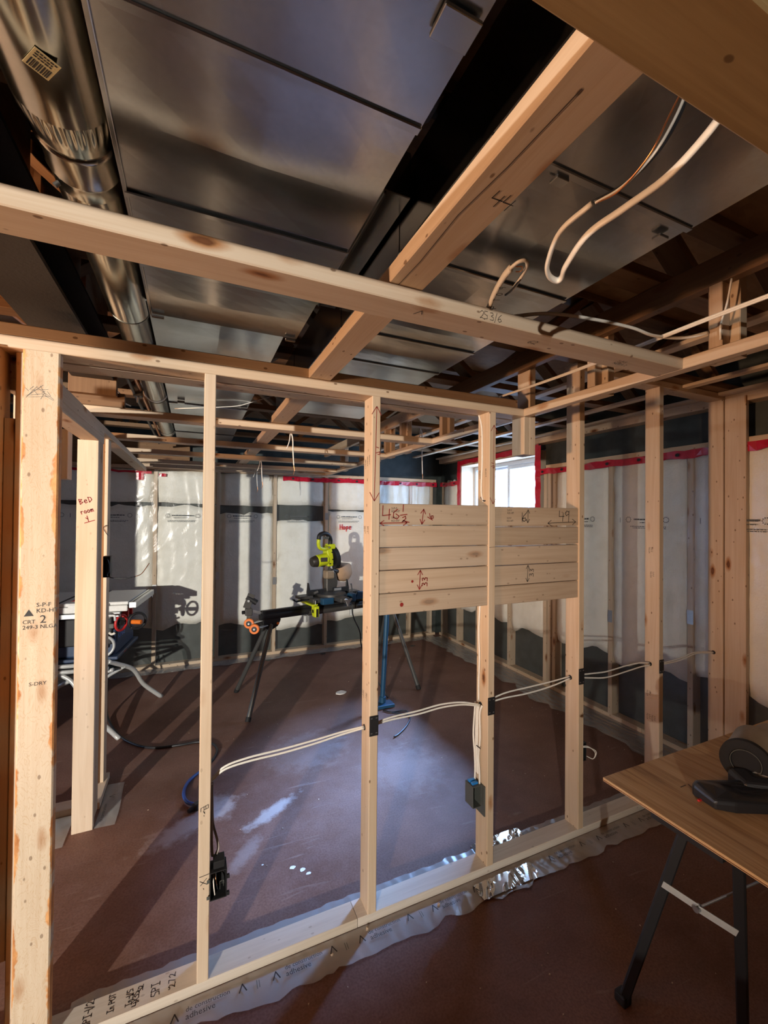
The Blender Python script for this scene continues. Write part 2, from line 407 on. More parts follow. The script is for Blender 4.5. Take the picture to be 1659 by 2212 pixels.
def poly(name, milk, rough, tint=(.985, .99, .985), gloss=.10, bstr=.35, scale=5.0):
    """clear plastic film: mostly lets light through, a milky veil and glossy creases"""
    m = NT(name); n = m.n; n.remove(m.b)
    vec = m.coord((1.0, 1.0, .55), rnd=False)
    wr = m.node('ShaderNodeTexWave'); wr.inputs['Scale'].default_value = scale*.5; wr.inputs['Distortion'].default_value = 9; wr.inputs['Detail'].default_value = 3; wr.inputs['Detail Scale'].default_value = .9
    m.l(vec, wr.inputs['Vector'])
    h = m.math('ADD', m.math('MULTIPLY', wr.outputs['Fac'], .6), m.noise(vec, scale, 5, .6, 1.2))
    b = m.node('ShaderNodeBump'); b.inputs['Strength'].default_value = bstr; b.inputs['Distance'].default_value = .03; m.l(h, b.inputs['Height'])
    tr = m.node('ShaderNodeBsdfTransparent'); tr.inputs[0].default_value = tint+(1,)
    df = m.node('ShaderNodeBsdfDiffuse'); df.inputs[0].default_value = (.85, .86, .83, 1); m.l(b.outputs[0], df.inputs['Normal'])
    gl = m.node('ShaderNodeBsdfGlossy'); gl.inputs['Roughness'].default_value = rough; gl.inputs[0].default_value = (.95, .95, .95, 1); m.l(b.outputs[0], gl.inputs['Normal'])
    m1 = m.node('ShaderNodeMixShader'); m1.inputs[0].default_value = milk; m.l(tr.outputs[0], m1.inputs[1]); m.l(df.outputs[0], m1.inputs[2])
    fac = m.schlick(gloss, b.outputs[0], .6)
    m2 = m.node('ShaderNodeMixShader'); m.l(fac, m2.inputs[0]); m.l(m1.outputs[0], m2.inputs[1]); m.l(gl.outputs[0], m2.inputs[2])
    m.l(m2.outputs[0], m.out.inputs[0]); return m.m
POLY = poly('clear_vapour_film', .04, .24, gloss=.035, bstr=.22)
POLYF = poly('floor_vapour_film', .34, .26, gloss=.06, scale=9, bstr=.15)
def glass():
    m = NT('window_glass'); m.n.remove(m.b)
    tr = m.node('ShaderNodeBsdfTransparent'); tr.inputs[0].default_value = (.97, .985, .98, 1); gl = m.node('ShaderNodeBsdfGlossy'); gl.inputs['Roughness'].default_value = .02
    mx = m.node('ShaderNodeMixShader')
    m.l(m.schlick(.05, None, .5), mx.inputs[0]); m.l(tr.outputs[0], mx.inputs[1]); m.l(gl.outputs[0], mx.inputs[2]); m.l(mx.outputs[0], m.out.inputs[0]); return m.m
GLASS = glass()
MEMB = plain('charcoal_foundation_wrap', (.040, .050, .046), .6, 0, .5, 9, .75)
TAPE = plain('red_sheathing_tape', (.50, .012, .035), .25, 0, .3, 30, .35)
BLACKP = plain('black_plastic', (.013, .013, .014), .55, 0, .1)
RUBBER = plain('black_rubber', (.012, .012, .013), .7)
GREYP = plain('grey_green_box_plastic', (.085, .09, .08), .5)
CABLE = plain('white_cable_jacket', (.80, .76, .68), .42)
CABLEB = plain('black_cable_jacket', (.018, .02, .024), .38)
CABLEBL = plain('blue_cable_jacket', (.02, .07, .30), .4)
COPPER = plain('bare_copper', (.75, .34, .15), .3, 1.0)
LIME = plain('lime_yellow_plastic', (.62, .70, .015), .4, 0, .05)
ORANGE = plain('orange_plastic', (.85, .20, .02), .45)
RED = plain('red_plastic', (.62, .03, .03), .4)
NAVY = plain('navy_painted_steel', (.035, .06, .12), .42)
STEEL = plain('bare_steel', (.55, .56, .56), .35, .9)
ALU = plain('brushed_aluminium', (.66, .68, .68), .38, .75)
DKSTEEL = plain('dark_cast_metal', (.10, .095, .088), .45, .5, .2)
SILVER = plain('silver_grey_paint', (.55, .57, .56), .4, .2)
WHITEP = plain('white_painted_steel', (.80, .80, .77), .45)
VINYL = plain('white_vinyl_frame', (.60, .63, .66), .4)
PAPERBAG = plain('brown_fabric_dust_bag', (.52, .33, .20), .85, 0, .4, 25)
BLUEP = plain('blue_painted_metal', (.02, .085, .17), .4, .2)
PAPER = plain('white_scrap_paper', (.85, .84, .80), .8)
INK = plain('black_marker_ink', (.015, .012, .012), .6)
INKR = plain('red_marker_ink', (.26, .02, .015), .6)
INKH = plain('bright_red_marker_ink', (.75, .04, .04), .6)
STAMP = plain('faded_black_stamp_ink', (.07, .055, .045), .7)
GREYINK = plain('grey_print_ink', (.10, .11, .11), .6)
IBEAM = plain('dark_primed_steel', (.030, .024, .020), .6, 0, .2)
LABELP = plain('yellowed_sticker_paper', (.55, .47, .25), .6)
JARCAP = plain('black_moulded_plastic', (.008, .008, .009), .85)
JARBODY = plain('clouded_grey_plastic', (.22, .18, .13), .4)
BLUEG = plain('blue_logo_print', (.10, .30, .85), .4)
OSB_ = None
def osb():
    m = NT('strand_board'); vec = m.coord((1, 1, 1)); v = m.node('ShaderNodeTexVoronoi'); m.l(m.coord((14, 40, 14)), v.inputs['Vector']); v.inputs['Scale'].default_value = 1
    n = m.noise(vec, 6, 5); c = m.mix(v.outputs['Color'], (.30, .17, .08), (.42, .26, .13)); c = m.mix(.5, c, m.ramp(n, [(.3, (.5, .45, .4)), (.7, (1, 1, 1))]), 'MULTIPLY')
    m.set(base_color=c, roughness=.8); return m.m
OSB = osb()
def plyface():
    m = NT('plywood_face'); g = m.noise(m.coord((26, 1.6, 1), rnd=False), 1, 5, .6, 1.2)
    f = m.noise(m.coord((150, 5, 1), rnd=False), 1, 3)
    c = m.ramp(g, [(.30, (.26, .14, .06)), (.46, (.52, .34, .17)), (.7, (.64, .45, .25))]); c = m.mix(m.ramp(f, [(.3, .35), (.6, 0.0)]), c, (.20, .10, .04))
    st = m.ramp(m.noise(m.coord((60, 2.5, 1), rnd=False), 1, 4, .6, .6), [(.27, (.30, .2, .12)), (.36, (1, 1, 1))]); c = m.mix(.8, c, st, 'MULTIPLY')
    m.set(base_color=c, roughness=.55); m.bump(g, .1, .002); return m.m
PLYF = plyface()
PLYE = plain('plywood_edge', (.60, .40, .23), .8, 0, .3, 120, .3)
# ------------------------------------------------------------------ setting: shell
Z_TR = 2.497                                    # underside of the floor trusses
YB, XR = 5.20, 3.20                             # stud faces of the back wall and of the window wall
WY0, WY1, WZ0, WZ1 = 3.33, 4.66, 1.70, 2.335    # rough window opening
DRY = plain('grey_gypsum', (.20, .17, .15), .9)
fl = pydata('floor', *boxvf((-5.6, -6.1, -.12), (3.6, 5.6, 0)), FLOOR); tag(fl, kind='structure')
def struct_root(name, loc=(0, 0, 0)):
    return root(name, None, None, loc, kind='structure')
# film: a grid with folds
def folds(U, V, n, amp, seed, umin, umax, vmin, vmax):
    r = np.random.default_rng(seed); h = np.zeros_like(U)
    for _ in range(n):
        cu, cv = r.uniform(umin, umax), r.uniform(vmin, vmax); a = r.normal(.95, .28); L = r.uniform(.25, .85); wd = r.uniform(.006, .016)
        du, dv = U-cu, V-cv; s = du*math.cos(a)+dv*math.sin(a); t = -du*math.sin(a)+dv*math.cos(a)
        h += amp*r.uniform(.3, 1)*np.exp(-(s/L)**2)*np.exp(-(t/(wd*(1+.8*np.abs(s)/L)))**2)
    return h
def film(name, parent, side, u0, u1, z0, z1, base, seed, nu=150, nz=110, n=130, hole=None, mat=None):
    us = np.linspace(u0, u1, nu); zs = np.linspace(z0, z1, nz); U, Vv = np.meshgrid(us, zs)
    h = folds(U, Vv, n, .0055, seed, u0, u1, z0, z1) + .004*np.sin(U*5+Vv*3+seed)
    D = base-.003-np.clip(h, -.001, .05)
    P = np.stack((U, D, Vv) if side == 'y' else (D, U, Vv), -1).reshape(-1, 3)
    F = []
    for j in range(nz-1):
        for i in range(nu-1):
            if hole and hole[0] < us[i]+.001 and us[i+1] < hole[1]+.02 and zs[j+1] > hole[2]: continue
            a = j*nu+i; F.append((a, a+1, a+nu+1, a+nu) if side == 'y' else (a, a+nu, a+nu+1, a+1))
    return pydata(name, P, F, mat or POLY, parent, None, True)
def batt_piece(parent, side, u0, u1, z0, z1, front, seed, wav=.018, back=.070):
    r = np.random.default_rng(seed); nu, nz = 10, max(4, int((z1-z0)/.07)); us = np.linspace(u0, u1, nu); V = []; F = []
    eb = r.normal(0, wav, nu); et = r.normal(0, wav*.35, nu); eb = np.convolve(eb, [.25, .5, .25], 'same')+np.linspace(r.uniform(-1, 1), r.uniform(-1, 1), nu)*wav
    for j in range(nz):
        t = j/(nz-1)
        for i in range(nu):
            z = (z0+eb[i])*(1-t)+(z1+et[i])*t; e = min(i, nu-1-i)/2.0
            d = front - .012*min(1, e) + r.normal(0, .003) + (.02 if j in (0, nz-1) else 0)
            V.append((us[i], d, z) if side == 'y' else (d, us[i], z))
    m = nu*nz
    V += [((x, front+back, z) if side == 'y' else (front+back, y, z)) for x, y, z in V]
    q = (lambda *a: a) if side == 'y' else (lambda *a: a[::-1])
    for j in range(nz-1):
        for i in range(nu-1):
            a = j*nu+i; F.append(q(a, a+1, a+nu+1, a+nu)); F.append(q(m+a, m+a+nu, m+a+nu+1, m+a+1))
        a = j*nu; F.append(q(a, a+nu, m+a+nu, m+a)); a += nu-1; F.append(q(a, m+a, m+a+nu, a+nu))
    for i in range(nu-1):
        F.append(q(i, m+i, m+i+1, i+1)); a = (nz-1)*nu+i; F.append(q(a, a+1, m+a+1, m+a))
    return pydata('insulation_batt', V, F, BATT, parent, None, True)
def tape_strip(name, parent, side, u0, u1, z0, z1, base, seed, vertical=False, mat=None):
    r = np.random.default_rng(seed); L = (z1-z0) if vertical else (u1-u0); n = max(3, int(L/.06)); V = []; F = []
    for i in range(n+1):
        t = i/n
        for k in (0, 1):
            if vertical: u = (u0, u1)[k]+r.normal(0, .003); z = z0+(z1-z0)*t
            else: u = u0+(u1-u0)*t; z = (z0, z1)[k]+r.normal(0, .005)
            d = base-.010-abs(r.normal(0, .004)); V.append((u, d, z) if side == 'y' else (d, u, z))
    for i in range(n): F.append((2*i, 2*i+2, 2*i+3, 2*i+1))
    k = len(V); V += [((a, b+.0015, c) if side == 'y' else (a+.0015, b, c)) for a, b, c in V]
    F += [tuple(k+i for i in f[::-1]) for f in F[:n]]
    F += [(2*i, k+2*i, k+2*i+2, 2*i+2) for i in range(n)]+[(2*i+1, 2*i+3, k+2*i+3, k+2*i+1) for i in range(n)]
    return pydata(name, V, F, mat or TAPE, parent)
def tape_dots(parent, side, u0, u1, z, base, seed):
    r = np.random.default_rng(seed); parts = []; u = u0+.1
    while u < u1:
        rr = .013; pts = []
        for k in range(8):
            a = 2*PI*k/8; pts.append((u+rr*1.3*math.cos(a), base-.022, z+rr*math.sin(a)) if side == 'y' else (base-.022, u+rr*1.3*math.cos(a), z+rr*math.sin(a)))
        parts.append((pts, [tuple(range(8))])); u += r.uniform(.20, .34)
    merge('tape_logo_print', parts, INK, parent)
def film_print(parent, side, uc, z, base, seed):
    """the maker's lines printed on the film, upside down as hung: an emblem, a heading, small print (too small to read)"""
    r = np.random.default_rng(seed); Q = []; y = base-.024
    def rect(u0, u1, a, b):
        p = [(u0, y, a), (u1, y, a), (u1, y, b), (u0, y, b)]
        Q.append(([(q[0], q[1], q[2]) if side == 'y' else (q[1], q[0], q[2]) for q in p], [(0, 1, 2, 3)]))
    for row, (hh, x0, x1, dz) in enumerate(((.014, -.11, .10, 0), (.007, -.10, .05, -.022), (.006, -.15, .13, -.052), (.006, -.15, .11, -.064))):
        x = x0
        while x < x1:
            wl = r.uniform(.008, .022) if row else r.uniform(.012, .03); rect(uc+x, uc+min(x+wl, x1), z+dz, z+dz+hh*r.uniform(.75, 1.0)); x += wl+(.004 if row else .003)
    for k in range(10):
        a, b = 2*PI*k/10, 2*PI*(k+.7)/10
        for s in (-.15, .145):
            rect(uc+s+.020*math.cos(a)-.004, uc+s+.020*math.cos(a)+.004, z+.004+.02*math.sin(a)-.003, z+.004+.02*math.sin(a)+.003)
    rect(uc+.215, uc+.219, z-.02, z+.02)
    merge('film_print', Q, GREYINK, parent)
# ---- back wall
wb = struct_root('wall_back', (0, YB, 0))
pydata('foundation_wrap', *boxvf((-4.3, YB+.092, 0), (3.6, YB+.40, 2.9)), MEMB, wb)
xs = [-1.66, -1.03, -.40, .235, .875, 1.515, 2.13, 2.72, 3.05]
SW = .0381
for i, x in enumerate(xs): board('stud', (x, YB, .0381), (x+SW, YB+.089, 2.16), WOOD, wb)
for a, b in ((-1.72, .6), (.603, 3.14)): board('bottom_plate', (a, YB, .002), (b, YB+.089, .0381), WOOD, wb)
board('top_plate', (-1.72, YB, 2.16), (3.14, YB+.089, 2.198), WOOD, wb)
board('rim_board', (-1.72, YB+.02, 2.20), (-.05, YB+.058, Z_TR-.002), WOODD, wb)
sp = {0: (1.80, 1.765, .46), 1: (1.80, 1.765, .46), 2: (1.795, 1.765, .46), 3: (1.79, 1.70, .40), 4: (1.80, 1.61, .28), 5: (1.745, 1.735, .35), 6: (1.75, 1.745, .42), 7: (1.75, 1.745, .47)}
sp[-1] = sp[0]
for i in range(len(xs)-1):
    a, b = xs[i]+SW+.002, xs[i+1]-.002; top, mid, bot = sp[i]
    batt_piece(wb, 'y', a, b, top, 2.157, YB+.018, 100+i, .006); batt_piece(wb, 'y', a, b, bot, mid, YB+.018, 140+i, .03)
film('vapour_film', wb, 'y', -1.72, 3.14, .03, 2.15, YB-.002, 11, nu=260, nz=130, n=85)
tape_strip('red_tape', wb, 'y', .98, 3.14, 2.095, 2.150, YB-.004, 5)
tape_dots(wb, 'y', 1.0, 3.1, 2.123, YB-.004, 8)
tape_strip('red_tape', wb, 'y', -1.70, -.42, 2.115, 2.140, YB-.004, 6)
for a, b, c, d in ((-.565, -.495, 2.04, 2.115), (-.35, -.28, 2.085, 2.115)): tape_strip('red_tape', wb, 'y', a, b, c, d, YB-.004, 7)
for k, u in enumerate((-1.35, -.76, -.11, .52, 1.18, 1.83, 2.45)): film_print(wb, 'y', u, 1.655, YB-.004, 30+k)
pen('red_writing', pen_lines('Hope', .062, 0, 0, .66), (1.70, YB-.030, 1.50), (1, 0, 0), (0, 0, 1), .011, INKH, wb)
for x, z in ((.235, .93), (.875, .84), (-.40, .82), (1.515, 1.62), (2.13, 1.0)):
    bevbox('nail_plate', (x-.002, YB-.001, z), (x+SW+.002, YB+.0005, z+.09), STEEL, wb, .0004, seg=1)
# film lapping onto the floor at the foot of the wall
def skirt(name, parent, pts_edge, z=.004, seed=1, mat=None, n=60, dep=6, amp=.006):
    """a strip of film lying on the floor between two edges given as functions of t"""
    r = np.random.default_rng(seed); e0, e1 = pts_edge; V = []; F = []
    for i in range(n+1):
        t = i/n
        for j in range(dep+1):
            s = j/dep; a, b = Vector(e0(t)), Vector(e1(t)); p = a.lerp(b, s)
            V.append((p.x, p.y+(r.normal(0, .0015) if j == dep else 0), z+.0004*j+amp*(.5+.5*math.sin(t*n*.55+seed+s*2.2)*math.sin(t*n*.21+s*5+seed))*(.3+.7*s)*(1+.3*r.normal())))
    for i in range(n):
        for j in range(dep):
            a = i*(dep+1)+j; F.append((a, a+dep+1, a+dep+2, a+1))
    return pydata(name, V, F, mat or POLYF, parent, None, True)
nz1 = [rng.normal(0, .025) for _ in range(64)]
skirt('floor_lap', wb, (lambda t: (-1.7+4.8*t, YB-.002, 0), lambda t: (-1.7+4.75*t, YB-.17+nz1[int(t*60)]*.6, 0)), seed=3)
# ---- window wall
wr_ = struct_root('wall_right', (XR, 0, 0))
x0, x1 = XR+.092, XR+.285
for lo, hi in (((x0, -6.1, 0), (x1, WY0-.04, 2.9)), ((x0, WY1+.04, 0), (x1, 5.6, 2.9)), ((x0, WY0-.04, 0), (x1, WY1+.04, WZ0-.04)), ((x0, WY0-.04, WZ1+.04), (x1, WY1+.04, 2.9))):
    pydata('foundation_wrap', *boxvf(lo, hi), MEMB, wr_)
ys = [-.10, .52, 1.13, 1.83, 2.46, 3.07, 3.13, 3.19, 4.72, 5.10]
for y in ys: board('stud', (XR, y, .0381), (XR+.089, y+SW, 2.16), WOOD, wr_)
for y in (3.72, 4.3): board('cripple_stud', (XR, y, .0381), (XR+.089, y+SW, WZ0-.08), WOOD, wr_)
board('window_sill_plate', (XR, 3.23, WZ0-.08), (XR+.089, 4.718, WZ0-.042), WOOD, wr_)
for a, b in ((-.3, 2.2), (2.203, 5.185)): board('bottom_plate', (XR, a, .002), (XR+.089, b, .0381), WOOD, wr_)
board('top_plate', (XR, -.3, 2.16), (XR+.089, 3.2, 2.198), WOOD, wr_)
board('sill_beam', (XR-.02, -.3, 2.425), (XR+.09, 5.19, 2.495), WOOD, wr_)
pairs = [(-.10, .52), (.52, 1.13), (1.13, 1.83), (1.83, 2.46), (2.46, 3.07), (4.72, 5.10)]
for i, (a, b) in enumerate(pairs): batt_piece(wr_, 'x', a+SW+.002, b-.002, (.56, .55, .55, .50, .50, .47)[i], 2.157, XR+.018, 200+i, .035)
for i, (a, b) in enumerate(((3.19, 3.72), (3.72, 4.3), (4.3, 4.72))): batt_piece(wr_, 'x', a+SW+.002, b-.002, .47, WZ0-.083, XR+.018, 220+i, .03)
film('vapour_film', wr_, 'x', -.3, 5.16, .03, 2.15, XR-.002, 23, nu=230, nz=110, n=85, hole=(3.24, 4.70, WZ0-.06))
tape_strip('red_tape', wr_, 'x', -.3, 3.27, 2.105, 2.160, XR-.004, 15); tape_dots(wr_, 'x', .2, 3.25, 2.132, XR-.004, 18)
tape_strip('red_tape', wr_, 'x', 4.70, 5.16, 2.095, 2.150, XR-.004, 16); tape_dots(wr_, 'x', 4.7, 5.15, 2.122, XR-.004, 19)
for k, u in enumerate((.9, 1.55, 2.15, 2.78)): film_print(wr_, 'x', u, 1.66, XR-.004, 60+k)
for y, z in ((1.83, .93), (2.46, .80), (1.13, .9)): bevbox('nail_plate', (XR-.001, y-.002, z), (XR+.0005, y+SW+.002, z+.10), STEEL, wr_, .0004, seg=1)
nz2 = [rng.normal(0, .03) for _ in range(64)]
skirt('floor_lap', wr_, (lambda t: (XR-.002, .2+4.9*t, 0), lambda t: (XR-.30+nz2[int(t*60)], .2+4.85*t, 0)), seed=4)
# ---- the window
wn = struct_root('window_1', (XR+.25, (WY0+WY1)/2, WZ0))
def wbox(name, lo, hi, mat=VINYL, bev=.004): return bevbox(name, lo, hi, mat, wn, bev, seg=1)
lx0, lx1 = XR-.002, XR+.26
board('jamb_liner', (lx0, WY1, WZ0-.02), (lx1, WY1+.036, WZ1+.03), WOODC, wn, axis='z'); board('jamb_liner', (lx0, WY0-.036, WZ0-.02), (lx1, WY0, WZ1+.03), WOODC, wn, axis='z')
board('head_liner', (lx0, WY0, WZ1), (lx1, WY1, WZ1+.036), WOODC, wn, axis='y'); board('sill_liner', (lx0, WY0, WZ0-.036), (lx1, WY1, WZ0), WOODC, wn, axis='y')
fx0, fx1 = XR+.20, XR+.28
wbox('outer_frame', (fx0, WY0+.001, WZ0+.001), (fx1, WY0+.045, WZ1-.001)); wbox('outer_frame', (fx0, WY1-.045, WZ0+.001), (fx1, WY1-.001, WZ1-.001))
wbox('outer_frame', (fx0, WY0+.045, WZ0+.001), (fx1, WY1-.045, WZ0+.045)); wbox('outer_frame', (fx0, WY0+.045, WZ1-.05), (fx1, WY1-.045, WZ1-.001))
ym = 3.99
def sash(y0, y1, xa, xb, fw):
    s = sub('sash', wn, (xa, y0, WZ0))
    z0, z1 = WZ0+.046, WZ1-.051
    for lo, hi in (((xa, y0, z0), (xb, y0+fw, z1)), ((xa, y1-fw, z0), (xb, y1, z1)), ((xa, y0+fw, z0), (xb, y1-fw, z0+fw)), ((xa, y0+fw, z1-fw), (xb, y1-fw, z1))):
        bevbox('sash_rail', lo, hi, VINYL, s, .003, seg=1)
    pydata('pane', *boxvf(((xa+xb)/2-.002, y0+fw-.004, z0+fw-.004), ((xa+xb)/2+.002, y1-fw+.004, z1-fw+.004)), GLASS, s)
sash(WY0+.046, ym+.02, fx0+.006, fx0+.036, .042); sash(ym-.02, WY1-.046, fx0+.042, fx0+.072, .026)
for lo, hi, vert in (((3.255, WZ0-.06), (WY0-.002, WZ1+.07), 1), ((WY1+.01, WZ0-.06), (WY1+.075, WZ1+.07), 1), ((WY0-.05, WZ1+.02), (WY1+.07, WZ1+.075), 0), ((WY0-.05, WZ0-.075), (WY1+.07, WZ0-.02), 0)):
    tape_strip('red_tape', wn, 'x', lo[0], hi[0], lo[1], hi[1], XR-.004, 77, bool(vert))
# ---- unseen walls that close the basement, and added panels that shape the lamp light
wl = struct_root('wall_left', (-5.3, 0, 0))
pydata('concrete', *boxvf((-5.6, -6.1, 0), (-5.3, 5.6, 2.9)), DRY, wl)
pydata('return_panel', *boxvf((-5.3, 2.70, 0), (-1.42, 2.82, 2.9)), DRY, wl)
pydata('bulb_shade_panel', *boxvf((-2.66, -.59, 0), (-2.60, 2.69, 1.19)), DRY, wl)  # added out of view to keep the warm bulb off the front floor
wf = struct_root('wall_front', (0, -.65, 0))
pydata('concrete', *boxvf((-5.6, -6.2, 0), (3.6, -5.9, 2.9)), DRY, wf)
pydata('rear_light_stop', *boxvf((1.9, -.70, 0), (3.5, -.60, 2.9)), DRY, wf)  # added unseen panel that bounds the opening for the work light
pydata('floor_shade_panel', *boxvf((-5.3, -.70, 0), (1.9, -.60, .69)), DRY, wf); pydata('truss_shade_panel', *boxvf((-5.3, -.70, 2.22), (1.9, -.60, 2.9)), DRY, wf)  # added unseen, lower one shades the front floor, upper one the trusses
# ---- ceiling: subfloor on open-web trusses
ce = struct_root('ceiling', (0, 0, Z_TR))
pydata('subfloor', *boxvf((-5.6, -6.2, Z_TR+.345), (3.6, 5.6, Z_TR+.40)), OSB, ce)
for k, y in enumerate(np.arange(-.27, 5.1, .61)):
    tr = sub('floor_truss', ce, (0, y, Z_TR))
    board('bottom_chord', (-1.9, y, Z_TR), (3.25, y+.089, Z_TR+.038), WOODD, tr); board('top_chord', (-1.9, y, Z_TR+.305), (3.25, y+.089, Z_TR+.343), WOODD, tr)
    x = -1.7+.17*(k % 3)
    while x < 3.0:
        a, b = (x, Z_TR+.040), (x+.34, Z_TR+.303)
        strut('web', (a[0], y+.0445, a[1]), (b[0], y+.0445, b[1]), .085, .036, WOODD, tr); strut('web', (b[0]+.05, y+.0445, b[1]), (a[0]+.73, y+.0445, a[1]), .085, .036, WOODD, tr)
        x += .80
ky = list(np.arange(-.27, 5.1, .61))
for y in ky[:5]: board('bulb_light_blocker', (-.470, y+.091, Z_TR+.0005), (-.452, y+.608, Z_TR+.343), OSB, ce, axis='y')  # boards added over the beam to stop the warm bulb lighting the trusses
board('web', (.430, .395, Z_TR+.040), (.468, .484, Z_TR+.303), WOODP, ce, axis='z')
# strapping under the trusses over the window side
for x in (2.05, 2.40, 2.73, 3.10): board('ceiling_strapping', (x, -.3, Z_TR-.020), (x+.062, 5.15, Z_TR-.001), WOODC, ce)
# ------------------------------------------------------------------ the stud partition across the room
YA = 1.622; YA2 = YA+.089; HA = 2.171
SX = [.029, .670, 1.270, 1.858, 2.512]
pw = root('partition_frame', 'bare pine stud partition with a horizontal board panel standing across the basement', 'wall frame', (1.0, YA+.045, 0), kind='thing')
def nailer(st, x, z0, z1):
    p = bevbox('nail_plate', (x-.001, YA-.004, z0), (x+SW+.001, YA-.0005, z1), BLACKP, st, .001, seg=1)
    return p
def stud(x, z1, mat=WOOD, z0=.0381, name='stud', y0=None, y1=None, w_=SW):
    return board(name, (x, YA if y0 is None else y0, z0), (x+w_, YA2 if y1 is None else y1, z1), mat, pw)
F3 = ((1, 0, 0), (0, 0, 1))                                    # writing on faces that look at -Y
S0 = stud(SX[0], HA, WOODC); S1 = stud(SX[1], HA); S2 = stud(SX[2], HA); S3 = stud(SX[3], 2.457); S4 = stud(SX[4], 2.457)
S5 = stud(3.155, 2.457)
board('stud', (3.165, 1.50, .0381), (3.198, YA-.003, 2.457), WOOD, pw)
# the wide corner stud by the doorway, bark along its edges, and the studs behind it
PST = board('corner_stud', (-.481, YA, .0381), (-.388, YA+.038, HA), WOODB, pw, c=.004); tag(PST, 'wide stud with orange bark along both edges')
board('stud', (-.509, YA+.0395, .0381), (-.471, YA+.128, HA), WOODC, pw); board('stud', (-.576, YA+.008, .0381), (-.538, YA+.097, HA), WOOD, pw)
board('blocking', (-.5375, YA+.045, .30), (-.5095, YA+.090, 1.965), WOOD, pw, axis='z')
board('stud', (-.66, 1.495, .0381), (-.586, 1.533, HA), WOODD, pw)  # added out of view to keep the work light off its neighbour
# plates
board('bottom_plate', (-.70, YA, .0015), (.625, YA2, .0381), WOODG, pw); board('bottom_plate', (.6275, YA, .0015), (3.19, YA2, .0381), WOODG, pw)
board('top_plate', (-.70, YA, HA+.0005), (1.478, YA2, HA+.0375), WOOD, pw); board('top_plate', (-.70, YA+.002, HA+.038), (1.440, YA2, HA+.0755), WOOD, pw)
board('top_plate', (1.84, YA, 2.4575), (3.195, YA2, 2.4955), WOOD, pw)
for st, z0, z1 in ((S1, .765, .848), (S2, .742, .824), (S3, .795, .878), (S4, .76, .84)): 
    x = {S1: SX[1], S2: SX[2], S3: SX[3], S4: SX[4]}[st]; nailer(st, x, z0, z1)
    for dx in (.008, .030):
        for zz in (z0+.010, z1-.012):
            pydata('plate_slot', *boxvf((x+dx-.004, YA-.0048, zz), (x+dx+.004, YA-.0038, zz+.004)), STEEL, st)
# board panel
BZ = [1.728, 1.634, 1.540, 1.443, 1.346, 1.254]
pan = []
for bay, (xa, xb) in enumerate(((SX[1]+SW+.001, SX[2]-.001), (SX[2]+SW+.001, SX[3]-.001))):
    for k in range(5):
        z1 = BZ[k]-.0015-(.004 if bay and k in (1, 2) else 0); z0 = BZ[k+1]+.0015
        tilt = -.003*bay
        b = board('backing_board', (xa, YA+.006+random.uniform(0, .003), z0+tilt), (xb, YA+.044, z1+tilt), WOODP, pw, c=.003); pan.append((b, xa, xb, z0, z1))
def pb(k, lines, x, z, wd, ink, name='handwriting'):
    b = pan[k][0]; me = b.data; ymin = min((WM[b.name] @ v.co).y for v in me.vertices)
    pen(name, lines, (x, ymin, z), *F3, wd, ink, b)
xa = pan[0][1]
big = [[(.016, .080), (.014, .038), (.052, .042)], [(.046, .066), (.044, .022)], [(.085, .066), (.066, .052), (.064, .030), (.082, .024), (.092, .036), (.076, .046)], [(.112, .086), (.110, .056)], [(.098, .040), (.130, .044)], [(.108, .030), (.122, .036), (.124, .026), (.106, .012), (.118, .016), (.140, .010)]]
pb(0, big, xa, 1.637, .0040, INKR); pb(0, arrow(.003, .006, .130, .008, .018), xa, 1.637, .0036, INKR)
pb(0, arrow(.212, .068, .203, .002, .020), xa, 1.637, .0036, INKR); pb(0, rot(pen_lines('16', .026, adv=.8), 62, .252, .014), xa, 1.637, .0040, INKR)
pb(3, arrow(.197, .088, .193, .004, .020), xa, 1.350, .0036, INKR)
pb(3, rot(pen_lines('33', .026, adv=.85), 88, .232, .022), xa, 1.345, .0040, INKR)
for k, x, z, r in ((3, .158, .045, .006), (4, .108, .040, .009)):
    b = pan[k][0]; ymin = min((WM[b.name] @ v.co).y for v in b.data.vertices)
    pydata('red_spot', [(xa+x+r*math.cos(a), ymin-.0006, BZ[k+1]+z+r*math.sin(a)) for a in np.linspace(0, 2*PI, 10, endpoint=False)], [tuple(range(9, -1, -1))], INKR, b)
xb_ = pan[5][1]
pb(5, arrow(.205, .075, .203, .010, .018), xb_, 1.636, .0028, INK); pb(5, pen_lines('16', .042, .155, .018, .62), xb_, 1.634, .0032, INK)
pb(5, arrow(.335, .010, .53, .018, .024), xb_, 1.634, .0028, INK); pb(5, pen_lines('49', .050, .415, .025, .72), xb_, 1.634, .0032, INK)
pb(8, arrow(.205, .086, .202, .004, .018), xb_, 1.350, .0028, INK)
pb(8, rot(pen_lines('33', .026, adv=.85), 88, .240, .036), xb_, 1.343, .0028, INK)
def stamp(parent, txt, O, u, v, size=.012, mat=None, **k): return printed('grade_stamp', txt, O, u, v, size, mat or STAMP, parent, **k)
for k, x, zz in ((0, .055, 1.690), (0, .055, 1.650), (5, .075, 1.690), (5, .072, 1.652)):
    b = pan[k][0]; ymin = min((WM[b.name] @ v.co).y for v in b.data.vertices)
    stamp(b, 'S-P-F\nKD-HT', (pan[k][1]+x, ymin, zz+.012), (1, 0, 0), (0, 0, 1), .013, INK)
